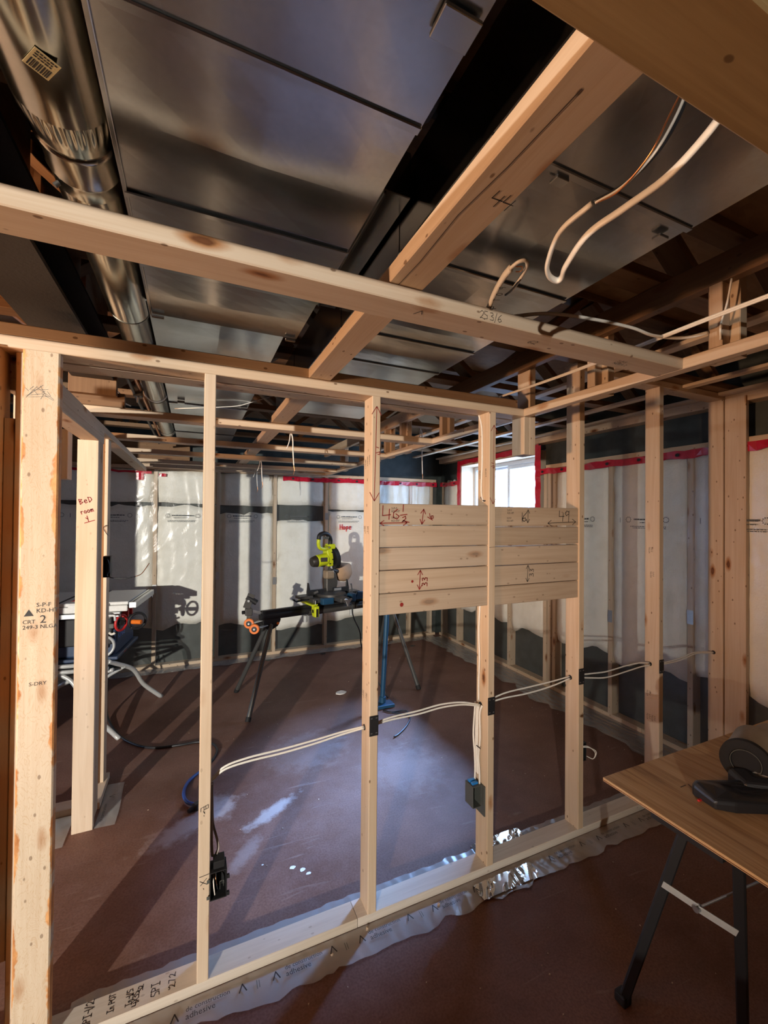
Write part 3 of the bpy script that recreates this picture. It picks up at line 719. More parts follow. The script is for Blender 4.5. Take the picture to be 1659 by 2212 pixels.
# stamps and pencilling on the studs: big corner stud first
py = YA
stamp(PST, 'S-P-F\nKD-HT', (-.437, py, 1.385), *F3, .018, INK); stamp(PST, '2', (-.428, py, 1.335), *F3, .034, INK)
stamp(PST, 'CRT\n249-3 NLGA', (-.470, py, 1.335), *F3, .0165, INK)
prism('stamp_emblem', [(-.012, 0), (.012, 0), (0, .02)], .0006, INK, PST, frame((-.455, py-.0002, 1.358), (0, -1, 0), (1, 0, 0)))
stamp(PST, 'S-DRY', (-.452, py, 1.145), *F3, .016, STAMP)
for i in range(2): pen('pencil_smudge', [[(random.uniform(0, .075), random.uniform(0, .05)), (random.uniform(0, .075), random.uniform(0, .05))] for _ in range(7)], (-.476, py, 2.02), *F3, .0009, GREYINK, PST)
# stud at the outlet box: sketch of the box, line and cross
pen('marker_sketch', [[(.006, .022), (.006, .034), (.030, .042), (.030, .030), (.016, .026), (.016, .038)], [(.022, .028), (.022, .040)], [(.014, .024), (.016, .016)], [(.018, .020), (.019, .012)], [(.016, .008), (.0165, .004)]], (SX[0], YA, .610), *F3, .0018, INK, S0)
pen('marker_line', [[(.004, .060), (.036, .063)], [(.006, .045), (.030, .028)], [(.028, .050), (.008, .030)], [(.017, .018), (.019, .014)]], (SX[0], YA, .345), *F3, .0020, INK, S0)
def side_print(st, x, txt, y, z, size=.013, mat=None):
    """printing that runs down the face of a stud that looks at -X"""
    return printed('grade_stamp', txt, (x, y, z), (0, 0, -1), (0, -1, 0), size, mat or STAMP, st)
for y, z in ((YA+.074, 1.915), (YA+.052, 1.925), (YA+.030, 1.93)): side_print(S1, SX[1], 'SELECT', y, z)
for y, z in ((YA+.076, 1.90), (YA+.030, 1.905)): side_print(S2, SX[2], 'SELECT', y, z)
for st, x, z in ((S1, SX[1], .93), (S1, SX[1], 1.63), (S2, SX[2], .92)):
    for y in (YA+.070, YA+.034): side_print(st, x, 'KD-HT\nSPF 2', y, z, .011)
for z, y in ((1.50, YA+.05), (1.355, YA+.04), (.50, YA+.06), (.50, YA+.03), (.64, YA+.06)): side_print(S4, SX[4], 'S-P-F\nNLGA', y, z, .014)
# red height arrows on the two panel studs
pen('red_arrow', arrow(.020, .395, .012, .0, .035)+[[(.020, .225), (.030, .222)], [(.018, .200), (.034, .206), (.036, .196), (.026, .194)]], (SX[1], YA, 1.735), *F3, .0030, INKR, S1)
pen('red_arrow', arrow(.026, .375, .022, .0, .030)+[[(.012, .195), (.024, .192)], [(.010, .178), (.028, .182), (.028, .172), (.018, .172)]], (SX[2], YA, 1.735), *F3, .0026, INKR, S2)
pen('pencil_line', [[(.002, .0), (.037, .001)]], (SX[2], YA, 1.53), *F3, .0016, INK, S2)
# writing on the bottom plate
U_ = (.0, 1, 0); V_ = (-1, 0, 0)
bp = [o for o in pw.children if o.name.startswith('bottom_plate')][0]
for txt, x, y, s in (('SPI-1/2', -.285, YA+.004, .022), ('IN PUT', -.222, YA+.020, .018), ("IN-1/5", -.170, YA+.018, .018), ('4x35', -.150, YA+.012, .019), ('520', -.140, YA+.054, .015), ('SPI', -.088, YA+.016, .026), ("'2.Y Q", -.040, YA+.016, .020)):
    pen('handwriting', pen_lines(txt.replace('x', 'X').replace('U', 'O').replace('N', 'n').replace('Y', '7').replace('Q', '2'), s, adv=.62), (x, y, .0381), U_, V_, .0022, INK, bp)
# ------------------------------------------------------------------ the doorway at the end of the partition
dw = root('doorway_frame', 'pine door framing with Bed room 1 written in red on its post', 'door frame', (-.51, 2.70, 0), kind='thing')
BD = board('door_post', (-.562, 2.685, .0015), (-.468, 2.723, 2.062), WOODC, dw)
board('door_post', (-.507, 2.725, .0381), (-.469, 2.814, 2.062), WOOD, dw)
board('door_post', (-.522, 3.075, .0381), (-.484, 3.165, 2.13), WOOD, dw); board('edge_strip', (-.500, 3.066, .0381), (-.4825, 3.0745, 2.13), WOODC, dw, axis='z')
board('header', (-.551, YA2+.002, 2.063), (-.465, 2.815, 2.101), WOOD, dw, axis='y'); board('header', (-.551, YA2+.002, 2.102), (-.508, 2.815, 2.168), WOOD, dw, axis='y'); board('header', (-.507, 1.95, 2.102), (-.465, 2.815, 2.168), WOOD, dw, axis='y')
board('top_plate', (-.555, 2.82, 2.131), (-.466, 5.15, 2.169), WOOD, dw)
board('cripple_block', (-.672, 2.80, 1.86), (-.628, 2.89, 2.13), WOODC, dw, axis='z')
board('stud', (-.84, 2.72, .0381), (-.66, 2.76, 2.3), WOOD, dw); board('bottom_plate', (-1.42, 2.86, .0015), (-.57, 2.95, .0381), WOODC, dw)
board('bottom_plate', (-.555, 2.86, .0015), (-.466, 3.17, .0381), WOODC, dw)
a = .30
pen('red_writing', pen_lines('BeD', .027), (-.546, 2.685, 1.72), (math.cos(a), 0, math.sin(a)), (-math.sin(a), 0, math.cos(a)), .0042, INKR, BD)
pen('red_writing', pen_lines('room', .024, adv=.62), (-.541, 2.685, 1.668), (math.cos(a), 0, math.sin(a)), (-math.sin(a), 0, math.cos(a)), .0040, INKR, BD)
pen('red_writing', [[(.004, .022), (.014, .016)], [(.010, .032), (.018, .002)], [(.000, -.006), (.044, .010)]], (-.525, 2.685, 1.628), *F3, .0042, INKR, BD)
# ------------------------------------------------------------------ bulkhead framing hung under the ducts
bk = root('bulkhead_frame', 'pine ceiling bulkhead frame of crosspieces and rails hung below the ducts', 'ceiling frame', (.5, 1.5, HA), kind='thing')
for y, x0_, x1_ in ((.222, -.8, 1.478), (.878, -1.2, 1.478), (1.722, -.70, 1.478), (2.50, -.56, 1.478), (3.27, -.56, 1.478), (3.96, -.56, 1.478), (4.65, -.56, 1.478), (5.095, -.56, 1.478)):
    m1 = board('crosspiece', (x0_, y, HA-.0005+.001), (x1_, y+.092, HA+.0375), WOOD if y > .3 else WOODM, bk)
    if abs(y-.878) < .01: M1 = m1
    if abs(y-.222) < .01: M0 = m1
board('lower_rail', (1.4785, -.55, HA), (1.517, .35, HA+.038), WOOD, bk); board('lower_rail', (1.4785, .353, HA), (1.517, 5.15, HA+.038), WOOD, bk)
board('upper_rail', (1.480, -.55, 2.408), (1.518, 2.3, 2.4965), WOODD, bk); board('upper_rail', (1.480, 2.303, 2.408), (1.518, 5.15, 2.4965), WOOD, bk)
for y in (.735, 1.19, 2.35, 2.95, 3.25, 3.55, 3.85, 4.45):
    z1 = 2.4965
    board('hanger_post', (1.519, y, HA+.002), (1.557, y+.089, z1), WOOD, bk)
    board('hanger_block', (1.479, y+.028, HA+.0385), (1.5185, y+.066, 2.4075), WOODP, bk)
board('hanger_post', (1.519, YA+.004, 1.985), (1.557, YA+.093, 2.4965), WOOD, bk); board('hanger_block', (1.484, YA+.004, 1.985), (1.5185, YA+.093, HA-.001), WOOD, bk)
BM = board('strongback', (.402, .315, HA+.038), (.490, 2.50, HA+.076), WOOD, bk); board('strongback', (.415, 2.503, HA+.038), (.500, 5.1, HA+.076), WOOD, bk)
zb = HA+.038
pen('pencil_writing', pen_lines('44', .030), (.452, .585, zb), (1, 0, 0), (0, -1, 0), .0018, INK, BM)
pen('wood_split', [[(.020, -.70), (.026, -.45), (.020, -.30), (.030, -.18), (.034, -.05)]], (.402, .33, zb), (1, 0, 0), (0, -1, 0), .0018, STAMP, BM)
pen('pencil_writing', [[(0, 0), (.012, .022)], [(.012, .022), (.020, .006)]], (.487, .92, HA+.0005), (1, 0, 0), (0, -1, 0), .002, INK, M1)
pen('pencil_writing', pen_lines('25 3/6', .020, adv=.62), (.655, .878, HA+.006), *F3, .0014, STAMP, M1)
stamp(M1, 'S-P-F\nNLGA 2', (1.22, .925, HA+.0005), (1, 0, 0), (0, -1, 0), .018, STAMP)
pen('pencil_writing', pen_lines('62', .020), (.86, .935, HA+.0005), (1, 0, 0), (0, -1, 0), .0016, INK, M1)
# ------------------------------------------------------------------ ducts
def duct(name, label, x0, x1, z0, z1, breaks, group=None):
    r = root(name, label, 'duct', ((x0+x1)/2, breaks[0], z0), group=group, kind='thing')
    for i in range(len(breaks)-1):
        a, b = breaks[i]+.001, breaks[i+1]-.001; o = .0016*(i % 2)
        # each length is a sheet-metal box whose underside is pressed with a shallow cross-break
        n = 6; V = []; F = []
        for j in range(n+1):
            for k in range(n+1):
                u, v = j/n, k/n; d = .006*(1-abs(2*u-1))*(1-abs(2*v-1))
                V.append((x0-o+(x1-x0+2*o)*u, a+(b-a)*v, z0-o-d))
        for j in range(n):
            for k in range(n): q = j*(n+1)+k; F.append((q, q+1, q+n+2, q+n+1))
        m = len(V); V += [(x0-o, a, z0-o), (x1+o, a, z0-o), (x1+o, b, z0-o), (x0-o, b, z0-o), (x0-o, a, z1), (x1+o, a, z1), (x1+o, b, z1), (x0-o, b, z1)]
        F += [(m, m+1, m+5, m+4), (m+1, m+2, m+6, m+5), (m+2, m+3, m+7, m+6), (m+3, m, m+4, m+7), (m+4, m+5, m+6, m+7)]
        pydata('duct_length', V, F, GALV, r)
        if i < len(breaks)-2:
            bevbox('drive_cleat', (x0-.002, b-.007, z0-.0065), (x1+.002, b+.009, z0-.0022), GALV, r, .002, seg=1)
    return r
D1 = duct('air_duct', 'wide galvanised rectangular duct with flat seams beside the round pipe', -.130, .325, 2.300, 2.492, [-.585, .12, .60, .955, 1.21, 1.505])
for x, y in ((.268, .43), (-.128, 1.492), (.285, 1.492)):
    bevbox('hanger_clip', (x, y, 2.287), (x+.055 if y < 1 else x+.035, y+.040 if y < 1 else y+.012, 2.2935), GALV, D1, .001, seg=1)
bevbox('edge_flange', (-.133, -.585, 2.2945), (-.1255, 1.505, 2.302), GALV, D1, .001, seg=1)
D2 = duct('air_duct', 'galvanised duct continuing higher beyond the wide duct into the bedroom', -.150, .312, 2.372, 2.492, [1.56, 2.02, 2.49, 2.95, 3.45, 3.95, 4.45])
bevbox('end_collar', (-.153, 1.545, 2.36), (.315, 1.5595, 2.494), GALV, D2, .001, seg=1)
for x, y in ((-.10, 2.86), (.27, 2.88)): bevbox('hanger_clip', (x, y, 2.352), (x+.04, y+.03, 2.366), GALV, D2, .001, seg=1)
D3 = duct('air_duct', 'broad galvanised duct over the looped cable and the strongback', .445, .985, 2.310, 2.492, [-.585, -.2, .572, .915, 1.16, 1.36, 1.62, 2.1, 2.6])
for x, y in ((.60, .575), (.93, .60)): bevbox('hanger_clip', (x, y, 2.297), (x+.030, y+.020, 2.3035), GALV, D3, .001, seg=1)
tk = root('duct_takeoff', 'short mottled galvanised branch box between the two big ducts', 'duct', (.385, 1.1, 2.385), kind='thing')
bevbox('box', (.335, .84, 2.385), (.436, 1.40, 2.490), GALV, tk, .002, seg=1); bevbox('seam', (.372, .845, 2.379), (.378, 1.395, 2.3845), GALV, tk, .001, seg=1)
# ------------------------------------------------------------------ round pipe
px, pz = -.213, 2.392
rp = root('round_duct_pipe', 'shiny round galvanised pipe running beside the wide duct', 'pipe', (px, 1.0, pz), kind='thing')
def ring(name, prof, mat=PIPE): return lathe(name, prof, mat, rp, frame((px, 0, pz), (0, 1, 0), (1, 0, 0)), 40)
ring('pipe_length', [(.0755, -.585), (.0755, .865), (.0745, .865)])
V = []; F = []; NS = 120
for k in range(13):
    yy = .865+.0068*k
    for i in range(NS):
        an = 2*PI*i/NS; rr_ = .0745-.009*(k/12)**1.3+.0022*math.sin(an*30)*math.sin(PI*min(1, (k+1)/9))
        V.append((rr_*math.cos(an), rr_*math.sin(an), yy))
for k in range(12):
    for i in range(NS): j = (i+1) % NS; F.append((k*NS+i, k*NS+j, (k+1)*NS+j, (k+1)*NS+i))
pydata('crimped_neck', V, F, PIPE, rp, frame((px, 0, pz), (0, 1, 0), (1, 0, 0)), True)
ring('coupling', [(.0640, .944), (.0690, .950), (.0690, .956), (.0650, .960), (.0650, 1.02), (.0675, 1.026), (.0675, 1.03), (.0650, 1.036), (.0645, 1.07)])
ring('pipe_length', [(.0630, 1.066), (.0640, 1.075), (.0640, 1.70)]); ring('pipe_length', [(.0655, 1.69), (.0600, 1.72), (.0600, 2.86)])
ring('strap', [(.0615, 2.80), (.0625, 2.805), (.0625, 2.83), (.0615, 2.835)], STEEL); ring('pipe_length', [(.0620, 2.85), (.0590, 2.88), (.0590, 3.95)]); ring('elbow_end', [(.0605, 3.93), (.0625, 3.95), (.0625, 4.02), (.058, 4.06), (.045, 4.09), (.02, 4.105)])
cyl('damper_screw', (px-.045, 1.05, pz-.050), (px-.052, 1.05, pz-.058), .005, DKSTEEL, rp, 10)
ym_ = .752; fr_ = frame((px+.006, ym_, pz-.0762), (0, 0, -1), (.80, .60, 0)) @ Matrix.Scale(.8, 4)
st = prism('sticker', [(-.020, -.024), (.020, -.024), (.020, .024), (-.020, .024)], .0006, LABELP, rp, fr_)
bars = []
r_ = np.random.default_rng(5); x = -.016
while x < .015:
    wd = r_.uniform(.0008, .0026); bars.append(([(x, -.021, .0010), (x+wd, -.021, .0010), (x+wd, .000, .0010), (x, .000, .0010)], [(0, 1, 2, 3)])); x += wd+r_.uniform(.0008, .0018)
for k in range(3):
    x = -.016
    while x < .012: wd = r_.uniform(.003, .006); y0 = .005+.006*k; bars.append(([(x, y0, .0010), (x+wd, y0, .0010), (x+wd, y0+.0032, .0010), (x, y0+.0032, .0010)], [(0, 1, 2, 3)])); x += wd+.0012
merge('barcode_print', bars, INK, st, fr_)
# ------------------------------------------------------------------ steel beam
ib = root('steel_beam', 'dark steel beam with a bottom flange running above the doorway', 'beam', (-.46, 1, 2.33), kind='thing')
pydata('bottom_flange', *boxvf((-.545, -.585, 2.335), (-.372, 2.47, 2.349)), IBEAM, ib); pydata('web_plate', *boxvf((-.464, -.585, 2.3495), (-.452, 2.47, 2.482)), IBEAM, ib); pydata('top_flange', *boxvf((-.545, -.585, 2.4825), (-.372, 2.47, 2.4955)), IBEAM, ib)
bw = root('beam_pocket_block', 'pine blocking that carries the end of the dark steel beam', 'block', (-.46, 2.55, 2.33), kind='thing')
board('block', (-.56, 2.475, 2.262), (-.36, 2.513, 2.4955), WOODD, bw, axis='z'); board('ledger', (-.56, 2.5145, 2.212), (-.33, 2.552, 2.285), WOODD, bw, axis='x')
# ------------------------------------------------------------------ wiring
def cable(name, label, pts, r=.0042, mat=CABLE, ry=None, group=None, sm=8, cat='cable'):
    o = tube(name, pts, r, mat, None, 8, sm, ry); return tag(o, label, cat, group, 'thing')
gr = 'cables strung through the partition studs'
def pair(label, pts, gap, group=gr):
    r = root('cable_run', label, 'cable', pts[0], group=group, kind='thing')
    for s in (-1, 1):
        q = [(p[0], p[1]+.002*s, p[2]+gap*s*(.3+.7*math.sin(PI*i/(len(pts)-1)))) for i, p in enumerate(pts)]
        tube('cable', q, .0027, CABLE, r, 8, 8, .0042)
    return r
yh = YA+.055
pair('pair of white cables from the outlet box stud to the first board panel stud', [(SX[0]+SW+.001, yh, .700), (.115, yh-.004, .738), (.20, yh-.006, .752), (.33, yh-.004, .755), (.46, yh, .762), (.57, yh+.002, .772), (SX[1]-.001, yh, .779)], .0065)
pair('pair of white cables between the two board panel studs', [(SX[1]+SW+.001, yh, .782), (.80, yh+.004, .790), (.93, yh+.004, .792), (1.05, yh, .802), (1.16, yh-.002, .795), (SX[2]-.008, yh-.004, .770)], .0065)
pair('two white cables sagging right of the cable bundle stud'.replace('right of', 'beyond'), [(SX[2]+SW+.001, yh, .776), (1.42, yh, .790), (1.56, yh, .792), (1.72, yh, .800), (SX[3]-.001, yh, .815)], .014)
pair('two white cables splayed between the two tall studs past the panel', [(SX[3]+SW+.001, yh, .815), (2.02, yh, .800), (2.14, yh, .790), (2.30, yh, .800), (2.42, yh, .805), (SX[4]-.001, yh, .80)], .016)
pair('two pale cables rising to the hole in the end stud by the window wall', [(SX[4]+SW+.001, yh, .79), (2.70, yh+.02, .775), (2.86, yh+.03, .775), (3.00, yh+.02, .80), (3.153, yh, .79)], .005)
for st, x, z in ((S1, SX[1], .779), (S2, SX[2], .772), (S3, SX[3], .815), (S4, SX[4], .80), (S5, 3.155, .79)):
    cyl('wire_hole', (x-.0008, yh, z), (x-.0003, yh, z), .0125, RUBBER, st, 16)
# bundle down the panel stud into the box
bx = SX[2]-.006
bd = root('cable_bundle', 'bundle of white cables running down a panel stud into the grey box', 'cable', (bx, YA+.05, .78), kind='thing')
for i, (dy, dx) in enumerate(((.028, .0), (.040, -.003), (.052, .0), (.064, -.003))):
    y0 = YA+dy+.02
    tube('cable', [(bx+dx, y0-.012+i*.004, .775), (bx+dx-.004, y0, .73), (bx+dx-.006, y0+.004*(i-1.5), .62), (bx+dx-.006, y0-.003*(i-1.5), .53), (bx+dx-.006, YA+.060+.010*(i-1.5), .46), (bx+dx-.006, YA+.060+.011*(i-1.5), .402 if i in (0, 3) else .445)], 0.0029, CABLE, bd, 8, 8, .0046)
tube('cable_staple', [(bx-.012, YA+.030, .575), (bx-.013, YA+.060, .577)], .002, BLACKP, bd, 6, 0)
cable('switch_cable', 'single white cable stapled down the face of a panel stud', [(SX[2]-.003, YA+.080, 2.172), (SX[2]-.004, YA+.055, 2.10), (SX[2]-.004, YA+.050, 1.95), (SX[2]-.004, YA+.056, 1.80), (SX[2]-.004, YA+.038, 1.745)], .0028, ry=.0042)
cable('switch_cable', 'white cable below the board panel on the cable bundle stud', [(SX[2]-.004, YA+.060, 1.252), (SX[2]-.005, YA+.066, 1.12), (SX[2]-.005, YA+.060, 1.0), (SX[2]-.005, YA+.064, .88), (SX[2]-.006, YA+.062, .79)], .0028, ry=.0042)
cable('taped_wire_end', 'short black wire tail on a stud above the board panel', [(SX[2]-.003, YA+.060, 1.768), (SX[2]-.004, YA+.048, 1.758), (SX[2]-.004, YA+.036, 1.750), (SX[2]-.003, YA+.026, 1.751)], .003, CABLEB)
# outlet boxes
def ebox(name, label, o, mat, w_=.056, h=.098, d=.062, side=1, open_=True):
    """device box nailed to a stud: open face to -Y; o is its top corner at the stud"""
    r = root(name, label, 'electrical box', o, kind='thing'); x, y, z = o; s = side
    X = lambda a: x+s*a
    def bx_(n, a, b, m=mat, bv=.001):
        lo = [min(p, q) for p, q in zip(a, b)]; hi = [max(p, q) for p, q in zip(a, b)]; return bevbox(n, lo, hi, m, r, bv, seg=1)
    t = .003
    bx_('side_wall', (X(0), y, z-h), (X(t), y+d, z)); bx_('side_wall', (X(w_-t), y, z-h), (X(w_), y+d, z)); bx_('top_wall', (X(t), y, z-t), (X(w_-t), y+d, z)); bx_('bottom_wall', (X(t), y, z-h), (X(w_-t), y+d, z-h+t)); bx_('back_wall', (X(t), y+d-t, z-h+t), (X(w_-t), y+d, z-t))
    return r, bx_
E1, b1 = ebox('outlet_box', 'open black outlet box with bare wire ends low on a stud', (SX[0]+SW+.0008, YA-.006, .410), BLACKP)
for zz in (.392, .335): b1('lug', (SX[0]+SW-.010, YA-.009, zz-.012), (SX[0]+SW+.0005, YA-.0065, zz), GREYP)
for zz in (.385, .325): b1('ear', (SX[0]+SW+.057, YA-.004, zz-.012), (SX[0]+SW+.066, YA+.006, zz))
b1('top_clamp', (SX[0]+SW+.012, YA+.006, .4105), (SX[0]+SW+.050, YA+.05, .436), BLACKP, .002)
tube('white_wire', [(SX[0]+SW+.012, YA+.02, .385), (SX[0]+SW+.013, YA-.004, .365), (SX[0]+SW+.017, YA-.006, .332)], .0022, CABLE, E1, 6)
tube('black_wire', [(SX[0]+SW+.022, YA+.03, .40), (SX[0]+SW+.022, YA+.004, .37), (SX[0]+SW+.026, YA-.001, .345)], .002, CABLEB, E1, 6); tube('bare_wire', [(SX[0]+SW+.018, YA+.03, .40), (SX[0]+SW+.019, YA+.002, .385), (SX[0]+SW+.024, YA+.0, .36)], .0013, COPPER, E1, 6)
tube('clip_wire', [(SX[0]+SW+.034, YA-.001, .342), (SX[0]+SW+.034, YA-.001, .370), (SX[0]+SW+.046, YA-.001, .372), (SX[0]+SW+.046, YA-.001, .350)], .0013, GREYP, E1, 6, 0)
cable('box_cable', 'dark cable curving down a stud into the black outlet box', [(SX[0]+SW+.006, yh, .695), (SX[0]+SW+.007, yh-.002, .62), (SX[0]+SW+.010, yh-.004, .55), (SX[0]+SW+.024, yh-.004, .49), (SX[0]+SW+.030, yh-.006, .455), (SX[0]+SW+.022, yh-.012, .438)], .0036, plain('grey_cable_jacket', (.30, .25, .22), .5), ry=.0058)
cable('box_cable', 'second dark cable hugging the outlet box stud', [(SX[0]+SW+.004, yh-.012, .695), (SX[0]+SW+.005, yh-.014, .60), (SX[0]+SW+.006, yh-.014, .50), (SX[0]+SW+.009, yh-.016, .437)], .0036, bpy.data.materials['grey_cable_jacket'], ry=.0058)
E2, b2 = ebox('outlet_box', 'grey-green outlet box with blue clips under the cable bundle', (SX[2]-.0085, YA+.030, .402), GREYP, .050, .100, .064, side=-1)
b2('mounting_flange', (SX[2]-.0075, YA+.012, .262), (SX[2]-.0008, YA+.095, .402)); 
for dy in (.044, .068): b2('blue_clip', (SX[2]-.052, YA+dy, .4025), (SX[2]-.020, YA+dy+.015, .412), plain('blue_clip_plastic', (.02, .22, .62), .4), .001)
E3, b3 = ebox('outlet_box', 'black outlet box with curled wire ends low on the tall stud', (SX[3]+SW+.0008, YA+.030, .46), BLACKP)
for k in range(2): tube('white_wire', [(SX[3]+SW+.02, YA+.05, .43), (SX[3]+SW+.050+.012*k, YA+.02, .445-.01*k), (SX[3]+SW+.085+.01*k, YA+.0, .415), (SX[3]+SW+.070, YA-.002, .385), (SX[3]+SW+.035, YA+.01, .400)], .0022, CABLE, E3, 6)
E4, b4 = ebox('switch_box', 'black switch box with a wire tail on the doorway post', (-.467, 2.845, 1.43), BLACKP, .036, .120, .055)
tube('black_wire', [(-.445, 2.845, 1.34), (-.43, 2.82, 1.315), (-.36, 2.80, 1.305), (-.30, 2.80, 1.315)], .003, CABLEB, E4, 6); tube('bare_wire', [(-.30, 2.80, 1.315), (-.27, 2.81, 1.33), (-.235, 2.83, 1.385)], .0022, COPPER, E4, 6)
tube('black_wire', [(-.445, 2.845, 1.42), (-.428, 2.80, 1.39), (-.43, 2.81, 1.345), (-.445, 2.845, 1.33)], .0022, CABLEB, E4, 6)
# cables overhead
cable('light_cable', 'white light-fitting cable hanging in a long loop with its end stripped', [(.690, .340, 2.275), (.688, .372, 2.245), (.683, .43, 2.218), (.662, .49, 2.20), (.648, .55, 2.188), (.668, .618, 2.172), (.684, .644, 2.166), (.680, .655, 2.165), (.655, .650, 2.168), (.633, .630, 2.178), (.608, .575, 2.198), (.617, .515, 2.212)], .0046, ry=.0072)
lp = root('stripped_wires', 'bare copper, black and white wires stripped from the long loop', 'wire', (.617, .515, 2.212), kind='thing')
tube('black_wire', [(.617, .513, 2.213), (.640, .472, 2.222), (.652, .43, 2.240), (.645, .39, 2.262), (.628, .36, 2.290)], .0026, CABLEB, lp, 6); tube('white_wire', [(.619, .511, 2.211), (.638, .474, 2.219), (.647, .43, 2.239), (.640, .392, 2.262), (.626, .358, 2.290)], .0024, CABLE, lp, 6); tube('bare_wire', [(.620, .510, 2.210), (.635, .478, 2.214), (.640, .43, 2.238), (.630, .392, 2.266), (.622, .36, 2.290)], .0014, COPPER, lp, 6)
pt = root('light_cable', 'white cable marked POT 4 bent over at its top on a crosspiece', 'cable', (.70, .93, 2.21), kind='thing')
C1 = [(.715, .950, 2.212), (.700, .905, 2.218), (.672, .842, 2.226), (.652, .785, 2.232), (.645, .752, 2.234)]
j1 = tube('cable_jacket', C1, .0062, CABLE, pt, 8, 8, .0095)
tube('bent_wire', [(.645, .752, 2.234), (.647, .730, 2.236), (.660, .722, 2.238), (.676, .735, 2.236), (.690, .770, 2.232), (.702, .812, 2.228)], .0042, CABLE, pt, 8); tube('black_wire', [(.690, .770, 2.230), (.700, .815, 2.226), (.702, .838, 2.226)], .0026, CABLEB, pt, 6)
tube('bare_wire', [(.650, .742, 2.233), (.662, .735, 2.232), (.670, .748, 2.231), (.662, .756, 2.232)], .0014, COPPER, pt, 6)
d_ = Vector((.652-.700, .785-.905, 2.232-2.218)).normalized(); sd = Vector((.95, -.30, 0)); 
pen('pen_writing', pen_lines('POT 4', .0150, adv=1.5), Vector((.672, .800, 2.2195)), -d_*1.0, Vector((-d_.y, d_.x, 0)).normalized()*-1.0 if False else (d_.cross(Vector((0, 0, -1)))).normalized()*-1, .0018, INK, j1)
cable('overhead_cable', 'pale cable drooping from the POT 4 crosspiece to the hanger post', [(.735, .958, 2.213), (.83, .930, 2.240), (.93, .905, 2.255), (1.08, .89, 2.262), (1.23, .88, 2.262), (1.32, .87, 2.250), (1.42, .84, 2.250), (1.476, .80, 2.262)], .0036, ry=.0055)
ov = pair('long straight pair of white cables along the bulkhead rail', [(1.36, 1.66, 2.262), (1.36, 1.30, 2.252), (1.35, .98, 2.248), (1.36, .70, 2.256), (1.40, .30, 2.27), (1.43, -.40, 2.28)], .003, group=None)
cable('overhead_cable', 'pale cable hooked up the near hanger post', [(1.474, .765, 2.225), (1.466, .76, 2.27), (1.470, .745, 2.33), (1.474, .735, 2.40)], .003)
hg = 'cable tails hanging from the bulkhead in the bedroom'
for lab, p in (('short white cable tail dangling near the middle of the bulkhead', (.556, 2.60, 2.170)), ('frayed cable tail dangling at the far end of the bulkhead', (.571, 4.02, 2.170)), ('cable tail hanging below the bulkhead in front of the far wall', (.62, 4.72, 2.170)), ('white cable tail hanging at the corner near the window', (1.94, 3.46, 2.47))):
    r = root('hanging_cable', lab, 'cable', p, group=hg, kind='thing'); x, y, z = p; L = .19 if x < 1 else .40
    tube('cable', [(x-.03, y+.02, z+.05), (x-.01, y, z-.02), (x-.006, y, z-L*.55), (x, y, z-L)], .0038, CABLE, r, 6); tube('cable', [(x-.02, y+.01, z+.03), (x-.028, y+.004, z-.04), (x-.045, y-.006, z-.09)], .0030, CABLE, r, 6); tube('bare_wire', [(x, y, z-L), (x+.004, y, z-L-.03), (x-.004, y, z-L-.06)], .0018, COPPER, r, 6)
cable('overhead_cable', 'white cable drooping under the beam end above the doorway', [(-.50, 2.40, 2.365), (-.478, 2.60, 2.35), (-.435, 2.64, 2.345), (-.40, 2.72, 2.35), (-.375, 2.80, 2.335)], .0042)
cable('overhead_cable', 'second white cable crossing it above the doorway', [(-.440, 2.40, 2.37), (-.425, 2.56, 2.36), (-.418, 2.74, 2.34), (-.405, 2.86, 2.33), (-.36, 2.98, 2.33)], .0042)
cable('overhead_cable', 'thin cable sagging under the duct in the bedroom', [(-.12, 3.0, 2.345), (.10, 2.86, 2.345), (.24, 2.78, 2.352), (.34, 2.72, 2.38), (.46, 2.66, 2.42)], .003)
rj = root('pipe_fittings', 'dark metal pipes and fittings clustered beside the round pipe', 'pipe', (-.33, 2.9, 2.40), kind='thing')
for x, z in ((-.335, 2.40), (-.305, 2.42)): cyl('thin_pipe', (x, 2.57, z), (x, 4.9, z), .009, DKSTEEL if x < -.32 else COPPER, rj, 12)
bevbox('valve_body', (-.345, 2.93, 2.385), (-.295, 2.99, 2.435), DKSTEEL, rj, .006); cyl('valve_stem', (-.32, 2.96, 2.385), (-.32, 2.96, 2.35), .006, STEEL, rj, 10); bevbox('bracket', (-.30, 3.50, 2.375), (-.16, 3.53, 2.384), STEEL, rj, .001, seg=1)
cable('nail_hook_wire', 'thin dark wire looped over the edge strip of the doorway', [(-.478, 3.06, 1.60), (-.490, 3.055, 1.60), (-.503, 3.058, 1.585), (-.490, 3.055, 1.56), (-.478, 3.06, 1.54)], .002, CABLEB)
